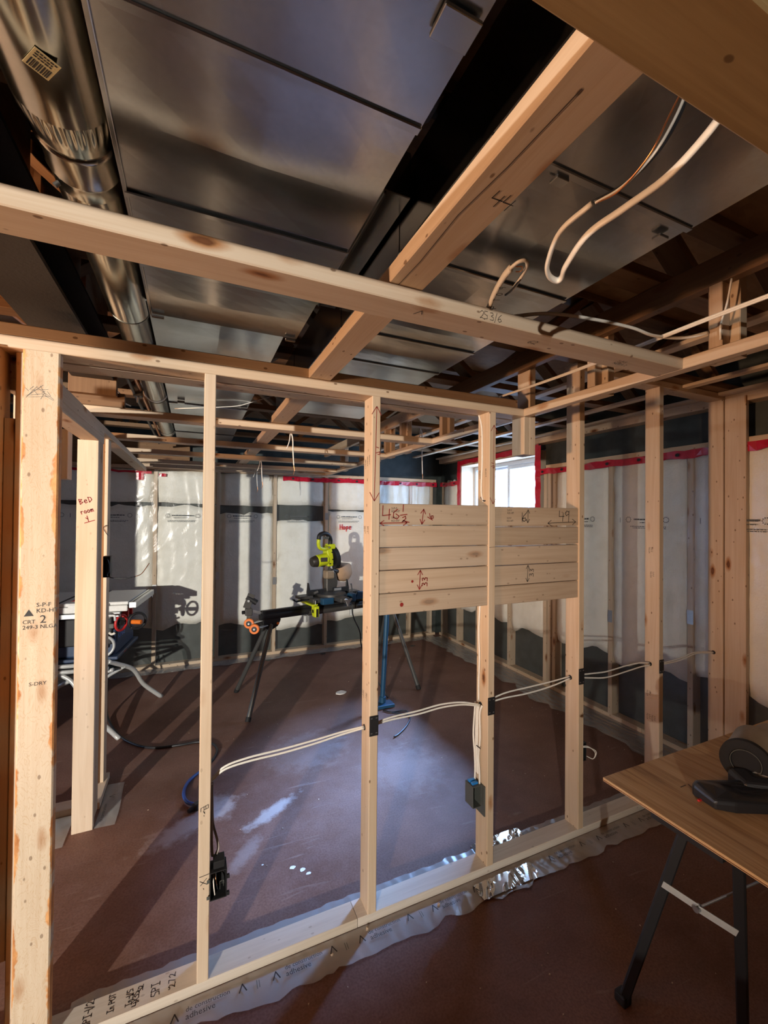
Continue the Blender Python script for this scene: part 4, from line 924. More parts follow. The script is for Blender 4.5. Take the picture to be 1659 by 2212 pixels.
# ------------------------------------------------------------------ local building
class Loc:
    def __init__(s, r): s.r = r; s.M = WM[r.name]
    def p(s, q): return s.M @ Vector(q)
    def d(s, q): return s.M.to_3x3() @ Vector(q)
    def box(s, n, lo, hi, m, bev=.004, par=None, **k): return bevbox(n, lo, hi, m, par or s.r, bev, s.M, **k)
    def cyl(s, n, a, b, r, m, par=None, **k): return cyl(n, s.p(a), s.p(b), r, m, par or s.r, **k)
    def tube(s, n, pts, r, m, par=None, seg=10, sm=8, **k): return tube(n, [s.p(q) for q in pts], r, m, par or s.r, seg, sm, **k)
    def ring(s, n, c, axis, R, r, m, par=None, x=None):
        f = frame(s.p(c), s.d(axis)); pts = [f @ Vector((R*math.cos(a), R*math.sin(a), 0)) for a in np.linspace(0, 2*PI, 33)]
        return tube(n, pts, r, m, par or s.r, 10, 0)
    def prism(s, n, poly, depth, o, zdir, xdir, m, par=None, bev=.002):
        return prism(n, poly, depth, m, par or s.r, frame(s.p(o), s.d(zdir), s.d(xdir)), bev)
# ------------------------------------------------------------------ table saw on a folding stand
ts = root('table_saw', 'navy and white table saw on a folding stand behind the doorway post', 'table saw', (-.485, 4.06, 0), -math.radians(7.6), kind='thing')
q = Loc(ts)
q.box('table_top', (-.80, 0, .925), (0, .60, .952), WHITEP, .006); q.box('table_apron', (-.80, -.012, .873), (-.002, .006, .9245), WHITEP, .008); q.box('apron_panel', (-.42, -.016, .88), (-.135, -.0125, .944), WHITEP, .002)
for x in (-.30, -.50): q.box('mitre_slot', (x-.012, .0, .9522), (x+.012, .60, .9527), BLACKP, 0)
q.box('blade_insert', (-.44, .10, .9522), (-.36, .34, .954), RED, .001)
q.box('front_fence_rail', (-.80, -.035, .835), (-.05, -.013, .872), ALU, .003); q.box('rear_fence_rail', (-.80, .605, .87), (.05, .627, .91), ALU, .003)
q.box('side_extension', (.004, .0, .895), (.060, .62, .945), ALU, .004); q.box('extension_slot', (.028, .01, .9455), (.036, .61, .9462), BLACKP, 0)
q.box('rip_fence', (-.20, -.03, .955), (-.155, .44, .985), ALU, .003) if False else q.box('fence_lock', (-.22, -.075, .83), (-.10, -.036, .872), DKSTEEL, .006)
q.tube('lock_lever', [(-.16, -.06, .85), (-.12, -.095, .862), (-.07, -.10, .862), (-.065, -.10, .820)], .010, WHITEP, sm=0)
q.box('motor_housing', (-.72, .05, .60), (-.11, .57, .870), BLACKP, .02); q.box('lower_cabinet', (-.70, .04, .505), (-.10, .58, .72), NAVY, .015, taper=(1.0, 1.0)); q.box('base_skid', (-.74, .0, .478), (-.07, .62, .5045), NAVY, .008)
q.box('dark_front_panel', (-.64, .018, .60), (-.12, .049, .82), BLACKP, .01)
bd_ = q.box('badge_plate', (-.0995, .07, .605), (-.0965, .30, .705), NAVY, .001)
printed('badge_lettering', 'KING', q.p((-.0962, .085, .628)), q.d((0, 1, 0)), q.d((0, 0, 1)), .082, BLUEG, bd_)
pen('warning_print', [[(.0, .0), (.02, .008)], [(.03, .003), (.05, .003)], [(.06, .0), (.08, .01)]], q.p((-.0695, .16, .487)), q.d((0, 1, 0)), q.d((0, 0, 1)), .006, RED, ts)
hw = sub('handwheel', ts, q.p((-.06, .03, .775))); q.ring('rim', (-.055, .02, .775), (1, -.45, 0), .062, .010, RED, hw); q.cyl('hub', (-.085, .035, .775), (-.045, .015, .775), .022, BLACKP, hw)
for a in range(3): q.tube('spoke', [(-.055, .02, .775), Vector((-.055, .02, .775))+Vector((.41*math.cos(a*2.09), .91*math.cos(a*2.09), math.sin(a*2.09)))*.06], .006, BLACKP, hw, sm=0)
hw = sub('handwheel', ts, q.p((.02, .08, .765))); q.ring('rim', (.045, .10, .765), (.55, -.85, 0), .066, .011, BLACKP, hw); q.cyl('crank_knob', (.005, .09, .762), (.085, .06, .762), .019, ORANGE, hw, c=.004); q.cyl('shaft', (-.11, .12, .770), (.045, .10, .765), .010, STEEL, hw)
hw = sub('handwheel', ts, q.p((-.17, -.03, .60))); q.ring('rim', (-.175, -.03, .60), (.30, -1, 0), .082, .011, SILVER, hw); q.cyl('hub', (-.175, .03, .60), (-.175, -.045, .60), .018, RED, hw)
q.tube('bevel_scale', [(-.135, .010, .70), (-.115, -.004, .69), (-.09, -.008, .70)], .010, CABLE); q.box('angle_lock', (-.14, -.005, .735), (-.10, .04, .775), GREYP, .006)
for x, y in ((-.055, .10), (-.05, .20)): q.box('clamp_lug', (x-.02, y, .80), (x+.03, y+.03, .868), RED, .006)
# folding stand
for z in (.462, .418): q.tube('cross_rail', [(-.95, -.02, z), (-.13, -.02, z)], .017, SILVER, sm=0)
q.tube('leg', [(-.98, .02, .49), (-.72, .01, .455), (-.44, -.01, .38), (-.32, -.05, .26), (-.19, -.18, .14), (.05, -.37, .0)], .017, SILVER); q.tube('leg', [(-.10, .0, .40), (-.26, .02, .36), (-.42, .04, .325), (-.60, .05, .20), (-.70, .0, .0)], .017, SILVER)
q.tube('leg', [(-.13, -.02, .475), (-.09, .05, .43), (.00, .18, .33), (.06, .28, .16), (.19, .36, .0)], .018, SILVER); q.tube('leg', [(-.85, .10, .47), (-.80, .30, .25), (-.72, .52, .0)], .018, SILVER)
q.tube('brace', [(-.04, .10, .39), (-.22, .18, .27), (-.42, .26, .10)], .013, SILVER); q.tube('brace', [(-.13, .60, .46), (-.75, .60, .46)], .015, SILVER, sm=0)
cable('extension_cord', 'black extension cord lying on the floor from the table saw toward the outlet box stud', [(-.66, 4.30, .30), (-.64, 4.15, .05), (-.56, 3.90, .008), (-.44, 3.64, .008), (-.28, 3.46, .008), (-.10, 3.41, .008), (.05, 3.40, .008), (.14, 3.34, .008), (.17, 3.22, .008), (.12, 3.08, .009), (.045, 2.99, .009)], .0085, CABLEB, cat='cord')
cable('extension_cord', 'blue cord looping to a black plug on the floor behind the outlet box stud', [(.09, 3.02, .012), (.045, 2.985, .012), (-.015, 2.90, .014), (-.035, 2.80, .014), (-.018, 2.71, .016), (.02, 2.665, .016)], .0095, CABLEBL, cat='cord')
pg = root('cord_plug', 'black cord connector lying on the floor at the end of the blue cord', 'plug', (.045, 2.65, .0), .6, kind='thing'); q2 = Loc(pg)
q2.box('plug_body', (-.035, -.022, .002), (.035, .022, .034), CABLEB, .010); q2.cyl('strain_relief', (-.065, 0, .017), (-.034, 0, .018), .010, CABLEB, r2=.014); q2.box('strap', (.0355, -.014, .010), (.05, .014, .024), CABLEB, .004)
# ------------------------------------------------------------------ mitre saw stand
A = Vector((.552, 3.86, .80)); B = Vector((1.97, 4.17, .80)); ax = (B-A).normalized(); sdv = Vector((-ax.y, ax.x, 0)); ang = math.atan2(ax.y, ax.x)
ms = root('saw_stand', 'black folding saw stand with lime brackets and orange wheels', 'saw stand', (A.x, A.y, 0), ang, kind='thing'); q = Loc(ms)      # local x runs along the rail, z up
LR = (B-A).length
q.cyl('rail', (-.01, 0, .775), (LR, 0, .775), .034, BLACKP, seg=24); q.box('rail_top_track', (.0, -.022, .805), (LR, .022, .829), BLACKP, .004); q.cyl('sliding_tube', (.45, -.01, .760), (LR-.1, -.01, .760), .030, DKSTEEL, seg=20)
for x in (.02, LR-.16):
    q.prism('leg_gusset', [(-.02, .05), (.15, .05), (.155, -.03), (.13, -.08), (.08, -.105), (.03, -.10), (-.01, -.05)], .05, (x, .025, .76), (0, -1, 0), (1, 0, 0), BLACKP, None, .006)
    q.cyl('gusset_bolt', (x+.06, -.0255, .70), (x+.06, -.033, .70), .009, STEEL); q.cyl('release_button', (x+.125, -.0255, .705), (x+.125, -.032, .705), .012, ORANGE)
Mi = q.M.inverted()
for a, b in (((.64, 3.86, .700), (.417, 3.585, .002)), ((.62, 3.92, .700), (.384, 4.236, .002)), ((1.93, 4.10, .72), (2.005, 3.609, .002)), ((1.93, 4.19, .72), (1.93, 4.48, .002))):
    lg = sub('leg', ms, b); a, b = Vector(a), Vector(b); m_ = a.lerp(b, .97)
    cyl('leg_tube', a, m_, .0195, plain('dull_grey_tube', (.13, .135, .13), .4, .6) if 'dull_grey_tube' not in bpy.data.materials else bpy.data.materials['dull_grey_tube'], lg, 16); cyl('rubber_foot', a.lerp(b, .955), b, .0225, RUBBER, lg, 16)
# wheels at the end
for (wx, wy, wz) in ((.447, 3.83, .735), (.486, 3.78, .695)):
    wh = sub('wheel', ms, (wx, wy, wz)); f = frame((wx, wy, wz), (-.35, -1, .0), (1, 0, 0))
    lathe('tyre', [(.024, -.011), (.040, -.011), (.0435, -.006), (.0435, .006), (.040, .011), (.024, .011)], ORANGE, wh, f, 28); lathe('rim', [(.010, -.013), (.0235, -.012), (.0235, .012), (.010, .013)], BLACKP, wh, f, 20); lathe('axle', [(.008, -.02), (.008, .02)], STEEL, wh, f, 12)
strut('wheel_bracket', (.462, 3.82, .735), (.56, 3.86, .745), .03, .008, SILVER, ms); strut('wheel_bracket', (.50, 3.79, .695), (.60, 3.85, .70), .035, .008, SILVER, ms)
# roller work support
sup = sub('work_support', ms, (.44, 3.85, .80))
bevbox('slide_post', (.430, 3.838, .735), (.462, 3.868, .86), GREYP, sup, .003); bevbox('slide_head', (.415, 3.83, .80), (.475, 3.876, .862), DKSTEEL, sup, .006); cyl('clamp_knob', (.41, 3.85, .83), (.392, 3.845, .83), .016, BLACKP, sup)
cyl('roller', (.430, 3.86, .960), (.512, 3.85, .905), .024, BLACKP, sup, 20); strut('support_plate', (.425, 3.845, .865), (.468, 3.845, .985), .012, .06, DKSTEEL, sup, up=(1, 0, 0)); cyl('hex_nut', (.440, 3.82, .93), (.440, 3.83, .93), .011, SILVER, sup, 6)
strut('end_link', (.475, 3.855, .835), (.565, 3.865, .80), .02, .02, STEEL, sup)
# lime brackets
for x in (.47, 1.04):
    q.prism('mount_bracket', [(-.15, .075), (-.05, .035), (.05, .02), (.055, -.06), (-.015, -.06), (-.03, -.015), (-.15, .05)], .06, (x, -.16, .79), (1, 0, 0), (0, 1, 0), LIME, None, .004) if False else None
    b_ = sub('mount_bracket', ms, q.p((x, -.05, .83)))
    q.box('bracket_arm', (x-.03, -.11, .832), (x+.03, .19, .850), LIME, .004, b_); q.prism('bracket_jaw', [(0, 0), (.075, 0), (.075, -.055), (.055, -.10), (.0, -.10)], .045, (x-.022, -.155, .838), (1, 0, 0), (0, 1, 0), LIME, b_, .006)
    q.box('jaw_window', (x-.0235, -.128, .775), (x-.0225, -.098, .805), BLACKP, .0, b_); q.box('jaw_slot', (x-.010, -.158, .742), (x+.012, -.1555, .815), BLACKP, .001, b_)
    q.cyl('clamp_screw', (x, -.12, .85), (x, -.12, .885), .006, STEEL, b_, seg=10)
for x in (.42, .93): q.cyl('rail_stop', (x, -.01, .735), (x, -.01, .675), .020, SILVER, seg=14)
# ------------------------------------------------------------------ mitre saw
sw = root('mitre_saw', 'lime and black mitre saw with a brown dust bag raised on its stand', 'mitre saw', (1.235, 4.02, .85), ang, kind='thing'); q = Loc(sw)   # local origin at table centre, x along the fence, y back
q.box('base_casting', (-.24, -.10, .000), (.24, .14, .045), DKSTEEL, .012); q.cyl('turntable', (0, -.02, .045), (0, -.02, .070), .14, DKSTEEL, seg=36); q.box('turntable_arm', (-.045, -.27, .015), (.055, -.10, .060), DKSTEEL, .012)
q.cyl('mitre_knob_boss', (.01, -.27, .035), (.01, -.295, .035), .028, DKSTEEL)
kn = [(.045*math.cos(a+i*2.094), .045*math.sin(a+i*2.094)) if abs(a) < .1 else (.014*math.cos(a+i*2.094), .014*math.sin(a+i*2.094)) for i in range(3) for a in (0, .18, 1.05, -.18+2.094)]
kn = []
for i in range(3):
    t0 = i*2.094+.5
    for a, r in ((-.16, .046), (.16, .046), (1.047, .014)): kn.append((r*math.cos(t0+a), r*math.sin(t0+a)))
q.prism('tri_knob', kn, .016, (.012, -.30, .032), (0, -1, 0), (1, 0, 0), STEEL, None, .003)
for s in (-1, 1):
    q.box('fence', (min(s*.05, s*.235), .035, .046), (max(s*.05, s*.235), .055, .105), BLACKP, .004); q.prism('fence_horn', [(0, 0), (.035, 0), (.020, .075), (.006, .08)], .014, (s*.235-(.035 if s > 0 else 0), .052, .10), (0, -1, 0), (1, 0, 0), BLACKP, None, .003)
    q.box('side_table', (min(s*.20, s*.33), -.02, .035), (max(s*.20, s*.33), .10, .062), DKSTEEL, .004)
q.cyl('fence_clamp', (-.17, .02, .075), (-.13, .02, .088), .012, STEEL); q.box('fence_plate', (.06, .03, .075), (.14, .034, .10), ALU, .002)
for y in (-.035, .0): q.tube('extension_wire', [(-.24, y+.02, .028), (-.36, y, .024), (-.385, y-.005, .030), (-.405, y-.01, .052)], .0045, BLACKP)
q.box('front_lug', (-.17, -.16, -.01), (-.05, -.10, .05), BLUEP, .008); q.box('front_lug', (.12, -.20, -.005), (.17, -.11, .075), BLUEP, .01)
q.prism('side_web', [(0, 0), (.10, .0), (.16, .07), (.03, .08)], .03, (.19, -.12, .0), (0, -1, 0), (1, 0, 0), BLUEP, None, .006)
# pivot column and arm
q.prism('pivot_column', [(-.05, 0), (.06, 0), (.085, .10), (.06, .20), (.0, .24), (-.05, .19)], .07, (.055, .16, .045), (0, -1, 0), (1, 0, 0), DKSTEEL, None, .012)
q.tube('slide_rod', [(.06, .12, .21), (.19, .36, .14)], .015, STEEL, sm=0); q.tube('slide_rod', [(.03, .12, .26), (.17, .38, .19)], .015, ALU, sm=0); q.box('slide_carriage', (-.01, .07, .19), (.085, .15, .275), plain('worn_tan_casting', (.36, .27, .18), .5, .3), .015)
q.tube('head_arm', [(.055, .11, .26), (.050, .085, .33), (.048, .07, .39), (.040, .06, .44)], .030, DKSTEEL); q.box('arm_block', (.065, .05, .30), (.13, .12, .385), BLUEP, .012)
# blade, guard, motor
bc = (.030, .03, .405); hd = (-.80, -.05, .12)
bl = frame(q.p(bc), q.d((1, .05, .18)))
lathe('blade', [(.015, -.0012), (.108, -.0012), (.108, .0012), (.015, .0012)], STEEL, sw, bl, 48)
gp = [(.118*math.cos(a), .118*math.sin(a)) for a in np.linspace(-.5, 2.75, 22)]+[(.03*math.cos(a), .03*math.sin(a)) for a in np.linspace(2.75, -.5, 10)]
g_ = frame(q.p((.012, .03, .405)), q.d((1, .05, .18)), q.d((0, -.35, 1))); prism('blade_guard', gp, .045, BLACKP, sw, g_, .004)
gl = [(.112*math.cos(a), .112*math.sin(a)) for a in np.linspace(2.8, 5.6, 20)]+[(.04*math.cos(a), .04*math.sin(a)) for a in np.linspace(5.6, 2.8, 8)]
prism('lower_guard', gl, .024, plain('smoky_guard_plastic', (.60, .62, .62), .3), sw, frame(q.p((.018, .03, .405)), q.d((1, .05, .18)), q.d((0, -.35, 1))), .002)
q.prism('gear_case', [(-.055, -.085), (.045, -.085), (.06, .0), (.045, .11), (-.03, .12), (-.055, .03)], .06, (-.005, -.005, .42), (-1, 0, -.12), (0, -1, 0), LIME, None, .008); q.box('gear_cover', (-.02, -.055, .345), (.015, .05, .485), BLACKP, .012)
m0, m1, m2, m3 = (-.06, -.02, .405), (-.075, -.02, .402), (-.17, -.025, .388), (-.225, -.028, .38)
q.cyl('motor_body', m0, m2, .058, LIME, seg=28, c=.006); q.cyl('motor_cap', m2, m3, .056, plain('brown_black_plastic', (.030, .024, .018), .45), seg=28, r2=.046, c=.006)
q.box('rating_label', (-.155, -.0835, .385), (-.085, -.078, .425), plain('dark_rating_label', (.06, .055, .045), .4), .001); q.box('brush_cap', (-.13, -.05, .333), (-.09, .0, .348), BLACKP, .004)
# D handle
hp = [(-.055, -.055, .515), (-.12, -.075, .505), (-.172, -.09, .520), (-.190, -.095, .560), (-.188, -.097, .600)]
q.tube('handle_loop', hp, .017, LIME); q.tube('handle_grip', [(-.188, -.097, .600), (-.175, -.095, .640), (-.120, -.085, .655), (-.065, -.065, .635), (-.030, -.04, .590), (-.028, -.03, .53)], .021, BLACKP)
q.box('trigger', (-.135, -.095, .600), (-.075, -.075, .625), GREYP, .005); q.cyl('handle_screw', (-.07, -.078, .520), (-.07, -.088, .520), .008, STEEL); q.box('head_top', (-.05, -.06, .50), (.02, .04, .55), LIME, .012)
for (x, y, z) in ((-.028, -.094, .47), (-.02, -.094, .40), (-.05, -.094, .36)): q.cyl('case_screw', (x, -.068, z), (x, -.075, z), .006, BLACKP)
q.tube('depth_rod', [(.085, .05, .445), (.150, .07, .335)], .006, BLACKP, sm=0)
# dust bag
bm = bmesh.new(); prof = [(0, .040), (.04, .090), (.14, .110), (.26, .108), (.30, .085)]; rr = np.random.default_rng(9); rings = []
for t, r in prof:
    rg = []
    for k in range(14):
        a = 2*PI*k/14; w2 = r*(1+.10*rr.normal()); rg.append(bm.verts.new(q.p((.155+t*.62+.15*w2*math.sin(a), .15+t*.35, .25-t*.10+w2*math.sin(a)*1.0)) + q.d((-.45, .80, 0)).normalized()*(w2*math.cos(a)*.8)))
    rings.append(rg)
for i in range(len(rings)-1):
    for k in range(14): bm.faces.new((rings[i][k], rings[i][(k+1) % 14], rings[i+1][(k+1) % 14], rings[i+1][k]))
bm.faces.new(rings[0][::-1]); bm.faces.new(rings[-1])
bag = from_bm('dust_bag', bm, PAPERBAG, sw, None, True); mdf = bag.modifiers.new('s', 'SUBSURF'); mdf.levels = mdf.render_levels = 1
q.tube('dust_port', [(.07, .11, .27), (.12, .13, .255), (.165, .155, .25)], .024, BLACKP)
q.tube('power_cord', [(.16, -.12, .16), (.165, -.14, .05), (.15, -.16, -.08), (.165, -.17, -.17), (.215, -.20, -.30), (.225, -.21, -.42), (.26, -.25, -.58), (.33, -.40, -.80), (.30, -.55, -.842)], .0062, CABLEB, seg=8)
# blue pole stand behind the panel
bs = root('blue_floor_stand', 'blue metal pole with a blue foot standing behind the board panel', 'stand', (1.535, 3.43, 0), kind='thing')
cyl('pole', (1.535, 3.43, .012), (1.60, 3.46, 1.05), .021, BLUEP, bs, 20); bevbox('foot', (1.46, 3.36, .0005), (1.63, 3.47, .030), BLUEP, bs, .008); cyl('collar', (1.538, 3.432, .03), (1.541, 3.433, .085), .030, BLUEP, bs, 20, c=.004)
cable('power_cord', 'black power cord with a twisted end on the floor by the blue stand foot', [(1.50, 3.33, .009), (1.56, 3.27, .009), (1.64, 3.26, .010), (1.68, 3.22, .012), (1.62, 3.18, .014), (1.54, 3.24, .018), (1.60, 3.20, .016), (1.66, 3.14, .009), (1.57, 3.02, .008), (1.46, 2.93, .008), (1.40, 2.90, .008)], .0062, CABLEB, cat='cord')
# ------------------------------------------------------------------ plywood table on a trestle
tz = .752
tb = root('plywood_table', 'plywood sheet resting as a work table in the corner', 'table', (1.9, .45, tz-.012), kind='thing')
sh = bevbox('plywood_sheet', (1.338, -.55, tz-.0125), (2.56, 1.062, tz-.0045), PLYE, tb, .0006, seg=1); bevbox('face_veneer', (1.338, -.55, tz-.0043), (2.56, 1.062, tz), PLYF, tb, .0005, seg=1)
bevbox('core_ply', (1.3365, -.55, tz-.0098), (1.3378, 1.062, tz-.0070), WOODD, tb, .0002, seg=1)
pen('pencil_marks', [[(.12, .0), (.14, .02)], [(.16, .0), (.15, .03)], [(.20, .01), (.24, .02)], [(.28, .0), (.29, .03)], [(.30, .02), (.34, .01)]], (1.45, 1.0, tz), (.7, -.7, 0), (.7, .7, 0), .003, STAMP, tb)
for k, (ya, yb_) in enumerate(((.95, .70), (-.45, -.22))):
    tr = root('trestle', ('black folding sawhorse with a galvanised brace under the plywood corner', 'second black folding sawhorse under the far end of the plywood')[k], 'sawhorse', (1.5, (ya+yb_)/2, 0), kind='thing')
    board('top_beam', (1.40, min(ya, yb_)+.02 if not k else ya+.0, .68), (2.45, max(ya, yb_)-.02 if not k else yb_, tz-.0135), BLACKP, tr)
    for x0_, sx in ((1.46, 1), (2.36, -1)):
        f1 = (x0_-.085*sx, ya+.06*(1 if not k else -1), .0015); f2 = (x0_+.15*sx, yb_+.07*(1 if k else 1), .0015)
        l1 = sub('leg', tr, f1); l2 = sub('leg', tr, f2)
        strut('leg_bar', (x0_+.0*sx, ya-.10*(1 if not k else -1), .70), f1, .030, .030, BLACKP, l1, c=.004); strut('leg_bar', (x0_+.02*sx, yb_+.02, .70), f2, .030, .030, BLACKP, l2, c=.004)
        bevbox('rubber_foot', (f1[0]-.02, f1[1]-.02, .0005), (f1[0]+.02, f1[1]+.02, .035), RUBBER, l1, .005); bevbox('rubber_foot', (f2[0]-.02, f2[1]-.02, .0005), (f2[0]+.02, f2[1]+.02, .035), RUBBER, l2, .005)
        a, b = Vector((x0_, ya-.10*(1 if not k else -1), .70)).lerp(Vector(f1), .32), Vector((x0_+.02*sx, yb_+.02, .70)).lerp(Vector(f2), .40)
        o = Vector((-.018*sx, 0, 0)); m_ = (a+b)/2
        strut('hinged_brace', a+o, m_+o, .024, .004, SILVER, tr, up=(1, 0, 0)); strut('hinged_brace', m_+o+Vector((-.005*sx, 0, 0)), b+o, .024, .004, SILVER, tr, up=(1, 0, 0)); cyl('hinge_pin', m_+o*.6, m_+o*1.8, .010, STEEL, tr, 14)
        if not k and sx > 0: strut('tie_rod', m_+o, (x0_+.30, yb_-.02, .60), .006, .006, STEEL, tr)
# things lying on the table
def jar(name, label, c, d, r, L, lid=True, group=None):
    rt = root(name, label, 'bottle', (c[0], c[1], tz+.001), group=group, kind='thing'); d = Vector(d).normalized(); z = tz+r+.002
    f = frame((c[0], c[1], z), d, (0, 0, 1))
    lathe('body', [(r*.72, .028), (r*.90, .034), (r*.92, .08), (r*.90, L*.55), (r*.88, L), (r*.80, L+.01)], JARBODY, rt, f, 36)
    lathe('lid', [(r*.60, .010), (r*.62, .003), (r*.90, .0), (r*1.0, .004), (r*1.0, .026), (r*.9, .030)], JARCAP, rt, f, 40)
    tube('lid_ring', [f @ Vector((r*.58*math.cos(t), r*.58*math.sin(t), .003)) for t in np.linspace(0, 2*PI, 41)], .0014, GREYP, rt, 6, 0)
    return rt
jar('fallen_bottle', 'grey bottle with a wide black lid tipped over at the back of the plywood', (1.752, .832), (.94, .30, .0), .074, .20)
jar('fallen_bottle', 'second tipped bottle with a pale rim at the edge of the picture', (1.93, .865), (.96, .26, 0), .060, .16)
gl_ = root('black_tool_pouch', 'folded black cloth pouch lying on the plywood', 'pouch', (1.62, .78, tz), kind='thing')
def cloth(name, poly, h, mat, par, seed, z0=tz+.001):
    """a soft folded piece: an outline domed up from the table"""
    bm = bmesh.new(); r = np.random.default_rng(seed); n = len(poly); cx_, cy_ = np.mean(poly, 0); lay = []
    for s, z in ((1.0, 0), (1.0, h*.75), (.93, h*.97), (.6, h*1.06), (.25, h)):
        lay.append([bm.verts.new((cx_+(x-cx_)*s, cy_+(y-cy_)*s, z0+z*(1+.15*r.normal()) if z else z0)) for x, y in poly])
    for a, b in zip(lay[:-1], lay[1:]):
        for k in range(n): bm.faces.new((a[k], a[(k+1) % n], b[(k+1) % n], b[k]))
    bm.faces.new(lay[0][::-1]); bm.faces.new(lay[-1])
    bmesh.ops.bevel(bm, geom=bm.edges[:], offset=.004, segments=1, affect='EDGES'); return from_bm(name, bm, mat, par, None, False)
cloth('pouch_body', [(1.525, .872), (1.560, .895), (1.66, .855), (1.78, .80), (1.86, .75), (1.82, .66), (1.68, .700), (1.56, .765), (1.515, .80)], .034, CABLEB, gl_, 3)
cloth('pouch_flap', [(1.68, .80), (1.72, .87), (1.78, .88), (1.90, .80), (1.92, .70), (1.80, .68)], .050, CABLEB, gl_, 4)
pb_ = root('clear_plastic_bag', 'crumpled clear plastic bag on the black pouch', 'bag', (1.85, .78, tz+.04), kind='thing')
r = np.random.default_rng(12); V = []; F = []
for j in range(9):
    for i in range(9):
        u, v = i/8, j/8; V.append((1.755+.20*u, .835-.13*v+.04*u, tz+.042+.045*math.sin(PI*u)*math.sin(PI*v)+abs(r.normal(0, .008))))
for j in range(8):
    for i in range(8): a = j*9+i; F.append((a, a+1, a+10, a+9))
pydata('film', V, F, POLYF, pb_)
dk = root('dark_cloth', 'black strap hanging over the edge of the plywood pile', 'strap', (1.80, .62, tz), kind='thing')
cloth('strap_body', [(1.66, .68), (1.70, .73), (1.82, .66), (1.95, .52), (1.98, .40), (1.84, .42), (1.72, .56)], .030, BLACKP, dk, 6)
bevbox('orange_tip', (1.508, .842, tz+.001), (1.532, .850, tz+.007), RED, gl_, .002)
# ------------------------------------------------------------------ film under the partition plate, printed and glossy
fs = root('sill_film', 'strip of clear printed film lying under the partition bottom plate', 'plastic film', (1.2, 1.66, 0), kind='thing')
wv = [rng.normal(0, .012) for _ in range(80)]
def fe(t): k = t*70; i = int(k); return YA-.118+ (wv[i]*(1-(k-i))+wv[i+1]*(k-i)) + (.02 if t < .3 else 0)*math.sin(t*14)
skirt('front_lap', fs, (lambda t: (-.6+3.7*t, YA-.0005, 0), lambda t: (-.6+3.7*t, fe(t), 0)), seed=21, n=150, dep=9, amp=.0026, z=.0012)
skirt('rear_lap', fs, (lambda t: (-.36+3.5*t, YA2+.0005, 0), lambda t: (-.36+3.5*t, YA2+.062+wv[int(t*70)]*.25, 0)), seed=22, n=140, dep=5, amp=.0020, z=.0012)
for nm, x0_, x1_, y0, y1, sd_ in (('crinkled_patch', 1.17, 1.50, YA-.112, YA-.03, 31), ('crinkled_patch', 1.30, 1.60, YA2+.006, YA2+.085, 32)):
    n = 46; m_ = 18; V = []; F = []
    us = np.linspace(x0_, x1_, n); vs = np.linspace(y0, y1, m_); U, Vv = np.meshgrid(us, vs); h = folds(U*2, Vv*2, 60, .0045, sd_, 2*x0_, 2*x1_, 2*y0, 2*y1)
    P = np.stack((U, Vv, .0045+np.clip(h, 0, .007)), -1).reshape(-1, 3)
    for j in range(m_-1):
        for i in range(n-1): a = j*n+i; F.append((a, a+1, a+n+1, a+n))
    pydata(nm, P, F, plain('silvery_crinkled_film', (.55, .57, .60), .09, .75) if 'silvery_crinkled_film' not in bpy.data.materials else bpy.data.materials['silvery_crinkled_film'], fs, None, True)
x = -.05
while x < 2.9:
    if not 1.1 < x < 1.5:
        yy = YA-.062
        pen('chevron_print', [[(0, 0), (.012, .026), (.024, 0)]], (x, yy-.006, .0095), (1, 0, 0), (0, 1, 0), .0042, INK, fs)
        printed('film_lettering', 'de construction', (x+.045, yy+.012, .010), (1, 0, 0), (0, 1, 0), .022, INK, fs); printed('film_lettering', 'adhesive', (x+.045, yy-.012, .010), (1, 0, 0), (0, 1, 0), .027, INK, fs)
        pen('chevron_print', [[(0, 0), (.012, .026), (.024, 0)]], (x+.215, yy+.0, .0095), (1, 0, 0), (0, 1, 0), .0042, INK, fs); pen('bar_print', [[(.275, -.01), (.275, .018)], [(.283, -.008), (.283, .016)]], (x, yy, .0095), (1, 0, 0), (0, 1, 0), .003, GREYINK, fs)
    x += .33
bf = root('door_film', 'bluish film flap with printed lettering on the floor beside the doorway post', 'plastic film', (-.42, 2.88, 0), kind='thing')
skirt('flap', bf, (lambda t: (-.464, 2.69+.40*t, 0), lambda t: (-.368+.004*math.sin(t*5), 2.68+.40*t, 0)), seed=25, n=20, dep=6, amp=.003, z=.0015)
printed('film_lettering', 'de construction', (-.432, 2.72, .012), (0, 1, 0), (-1, 0, 0), .024, INK, bf); pen('chevron_print', [[(0, 0), (.012, .026), (.024, 0)]], (-.405, 2.93, .010), (0, 1, 0), (-1, 0, 0), .0035, INK, bf)
pf = root('door_film', 'grey film lapping from under the plate left of the doorway post'.replace('left of', 'behind'), 'plastic film', (-.75, 2.8, 0), kind='thing')
skirt('flap', pf, (lambda t: (-1.1+.52*t, 2.855, 0), lambda t: (-1.1+.52*t, 2.60, 0)), seed=26, n=20, dep=6, amp=.004, z=.0015)
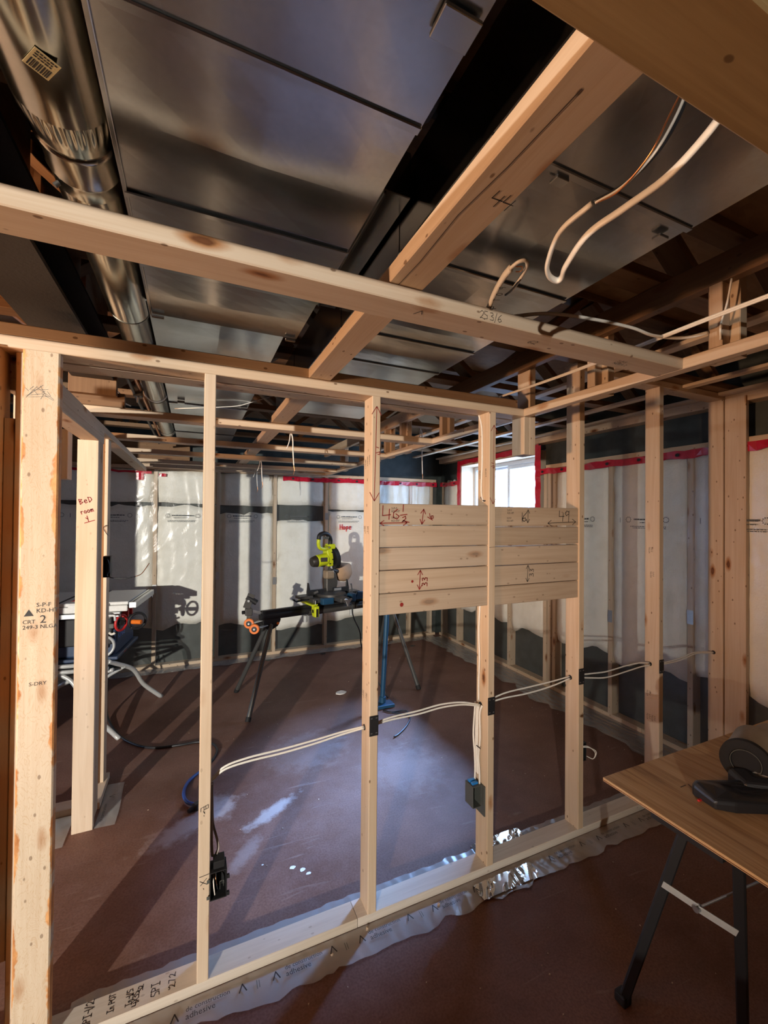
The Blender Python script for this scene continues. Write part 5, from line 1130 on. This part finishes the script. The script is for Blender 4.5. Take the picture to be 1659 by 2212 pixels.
# ------------------------------------------------------------------ scraps on the floor
def flake(name, label, x, y, s, mat, cat, seed, flat=.004, group=None):
    r = np.random.default_rng(seed); n = 9; P = [(x+s*(.7+.5*r.random())*math.cos(2*PI*k/n), y+s*.75*(.7+.5*r.random())*math.sin(2*PI*k/n), .0012) for k in range(n)]
    V = P+[(a, b, flat*(.7+.6*r.random())) for a, b, _ in P]; F = [tuple(range(n-1, -1, -1)), tuple(range(n, 2*n))]+[(k, (k+1) % n, n+(k+1) % n, n+k) for k in range(n)]
    o = pydata(name, V, F, mat); return tag(o, label, cat, group, 'thing')
flake('paper_scrap', 'white folded paper scrap lying under the saw stand', 1.29, 3.83, .055, PAPER, 'paper', 1, .008)
for i, (x, y, s, lab) in enumerate(((.320, 2.096, .006, 'tiny white plaster crumb apart from its row on the floor'), (.448, 2.025, .014, 'round white plaster splat at the row end farthest from the plate'), (.488, 1.992, .014, 'white plaster splat in the middle of the row of three'), (.510, 1.962, .012, 'white plaster splat at the row end closest to the plate'))):
    flake('plaster_splat', lab, x, y, s, PAPER, 'debris', 40+i, .0016, 'plaster splats on the floor')
r = np.random.default_rng(77); ch = []
for k in range(150):
    x, y = (r.uniform(-.4, 2.9), r.uniform(1.85, 5.0)) if k % 3 else (r.uniform(.2, 2.2), r.uniform(.3, 1.45)); s = r.uniform(.0015, .0042); a = r.uniform(0, 3)
    c, d = s*math.cos(a), s*math.sin(a); e = s*r.uniform(.4, 1)
    ch.append(([(x-c, y-d, .001), (x+d*e/s, y-c*e/s, .001), (x+c, y+d, .001), (x-d*e/s, y+c*e/s, .001), (x-c, y-d, .003), (x+d*e/s, y-c*e/s, .003), (x+c, y+d, .003), (x-d*e/s, y+c*e/s, .003)], [(3, 2, 1, 0), (4, 5, 6, 7), (0, 1, 5, 4), (1, 2, 6, 5), (2, 3, 7, 6), (3, 0, 4, 7)]))
o = merge('wood_crumbs', ch, plain('pale_wood_crumb', (.62, .52, .40), .9)); tag(o, 'scattered pale crumbs of wood on the red-brown floor', 'debris', None, 'stuff')
for i, (x, y, z) in enumerate(((.50, 1.56, 0), (.66, 1.60, 0), (.98, 1.575, 0))):
    flake('wood_chip', ('pale wood chip on the film strip', 'pale wood chip against the plate joint', 'pale wood chip on the film ahead of the panel studs')[i], x, y, .006, WOODC, 'wood chip', 60+i, .010)
for i, (x, y) in enumerate(((.80, 5.02), (1.45, 5.00), (2.6, 4.86))):
    flake('dark_scrap', ('dark scrap at the film edge below the far wall', 'dark scrap at the film edge behind the saw stand', 'dark scrap on the film near the window corner')[i], x, y, .035, MEMB, 'debris', 70+i, .004)
